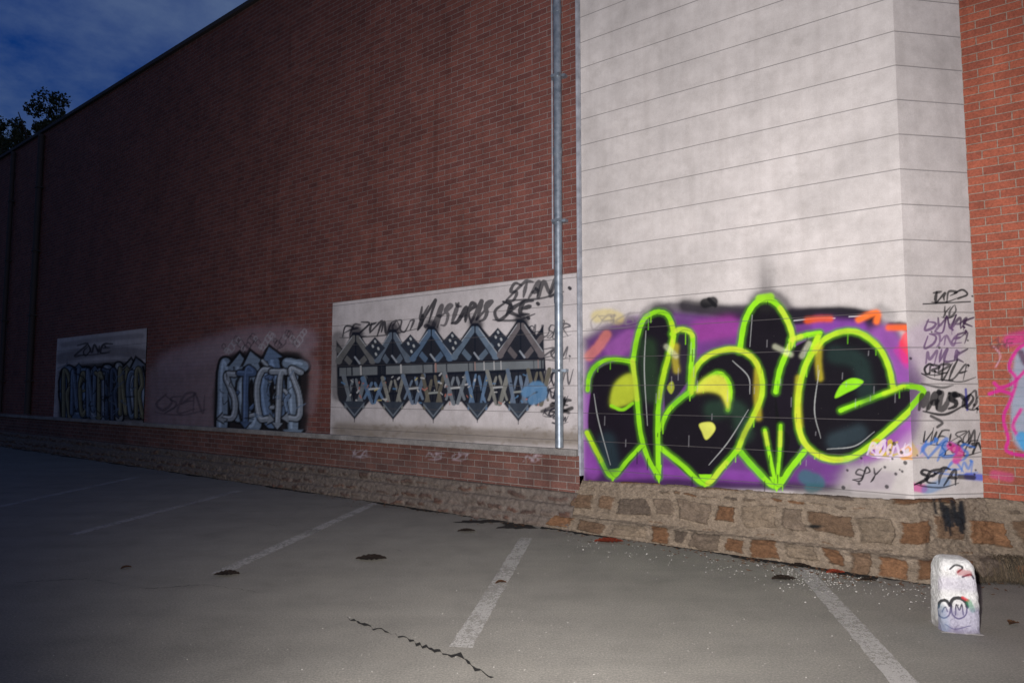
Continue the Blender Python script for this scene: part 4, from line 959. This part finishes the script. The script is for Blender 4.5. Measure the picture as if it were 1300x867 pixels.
# ================================================================== TREE BEHIND THE ROOF (far left)
def tree(sx, dy, h, cr_, seed, label):
    r = random.Random(seed); loc = WM@Vector((sx, dy, 0))
    T = thing('leafy_tree', label, 'tree', loc, group='trees behind the warehouse roof')
    bark, nt, b = mat('bark'); b.inputs['Base Color'].default_value = (.07, .05, .035, 1)
    lf = leafmat('foliage', (.05, .06, .025)); lf.node_tree.nodes['Principled BSDF'].inputs['Roughness'].default_value = .7
    bm = bmesh.new(); cyl(bm, (0, 0, 0), (0, 0, h*.6), .26, 12, .14)
    for k in range(9):
        a = r.uniform(0, 6.28); z = h*r.uniform(.4, .6); e = Vector((math.cos(a)*cr_*.7, math.sin(a)*cr_*.7, h*r.uniform(.7, .95))); cyl(bm, (0, 0, z), e, .08, 8, .02)
    newobj('trunk', bm, bark, T, smooth=True)
    bm = bmesh.new(); cl = []
    while len(cl) < 60:
        v = Vector((r.uniform(-1, 1), r.uniform(-1, 1), r.uniform(-1, 1)))
        if v.length < 1: cl.append((Vector((v.x*cr_, v.y*cr_, h-.45-cr_*.9+v.z*cr_*.9)), r.uniform(.25, .55)))
    for k in range(12000):
        c_, q = r.choice(cl); d = Vector((r.gauss(0, 1), r.gauss(0, 1), r.gauss(0, .8))).normalized()*q*r.uniform(.5, 1.05); p = c_+d; s_ = r.uniform(.05, .10)
        a = Vector((r.uniform(-1, 1), r.uniform(-1, 1), r.uniform(-1, 1))).normalized(); b2 = a.orthogonal().normalized()
        bm.faces.new([bm.verts.new(p-a*s_), bm.verts.new(p+b2*s_*.5), bm.verts.new(p+a*s_), bm.verts.new(p-b2*s_*.5)])
    newobj('crown', bm, lf, T)
for px_, py_, rad, seed, lab in ((90, 116, 2.7, 5, 'dark leafy tree whose top shows over the roof, nearest to the sky gap'), (48, 137, 2.6, 9, 'middle dark tree rising just over the far left roof edge'), (2, 156, 2.2, 13, 'dark tree cut by the left frame edge above the roof')):
    sx, zz = on_wall(px_, py_, -4.6); tree(sx, 4.6, zz, rad, seed, lab)

# ================================================================== LIGHTS
sun = bpy.data.lights.new('sun', 'SUN'); sun.energy = .06; sun.angle = math.radians(12); sun.color = (1, .8, .62)
so = bpy.data.objects.new('sun', sun); COL.objects.link(so)
dv = Vector((math.sin(SUN_ROT)*math.cos(.1), math.cos(SUN_ROT)*math.cos(.1), math.sin(.1)))
so.rotation_euler = dv.to_track_quat('Z', 'Y').to_euler()
# the photographer's flash: the picture is lit from just beside the lens
fl = bpy.data.lights.new('camera_flash', 'SPOT'); fl.energy = 3150; fl.color = (1.0, .955, .95); fl.shadow_soft_size = .05
fl.spot_size = math.radians(107); fl.spot_blend = 1.0
fo = bpy.data.objects.new('camera_flash', fl); COL.objects.link(fo); fo.location = (-.22, -.05, H+.25)
tgt = Vector((ray(830, 450))); fo.rotation_euler = (-tgt).to_track_quat('Z', 'Y').to_euler()

# ================================================================== CAMERA
cd = bpy.data.cameras.new('camera'); cam = bpy.data.objects.new('camera', cd); COL.objects.link(cam)
cam.location = (0, 0, H); cam.rotation_euler = (math.radians(90)+PITCH, 0, 0)
cd.sensor_width = 36; cd.lens = 36*F/1300; cd.clip_end = 2000; cd.clip_start = .05; S.camera = cam
S.view_settings.view_transform = 'Standard'; S.view_settings.look = 'None'; S.view_settings.exposure = 0; S.view_settings.gamma = 1
S.render.engine = 'CYCLES'
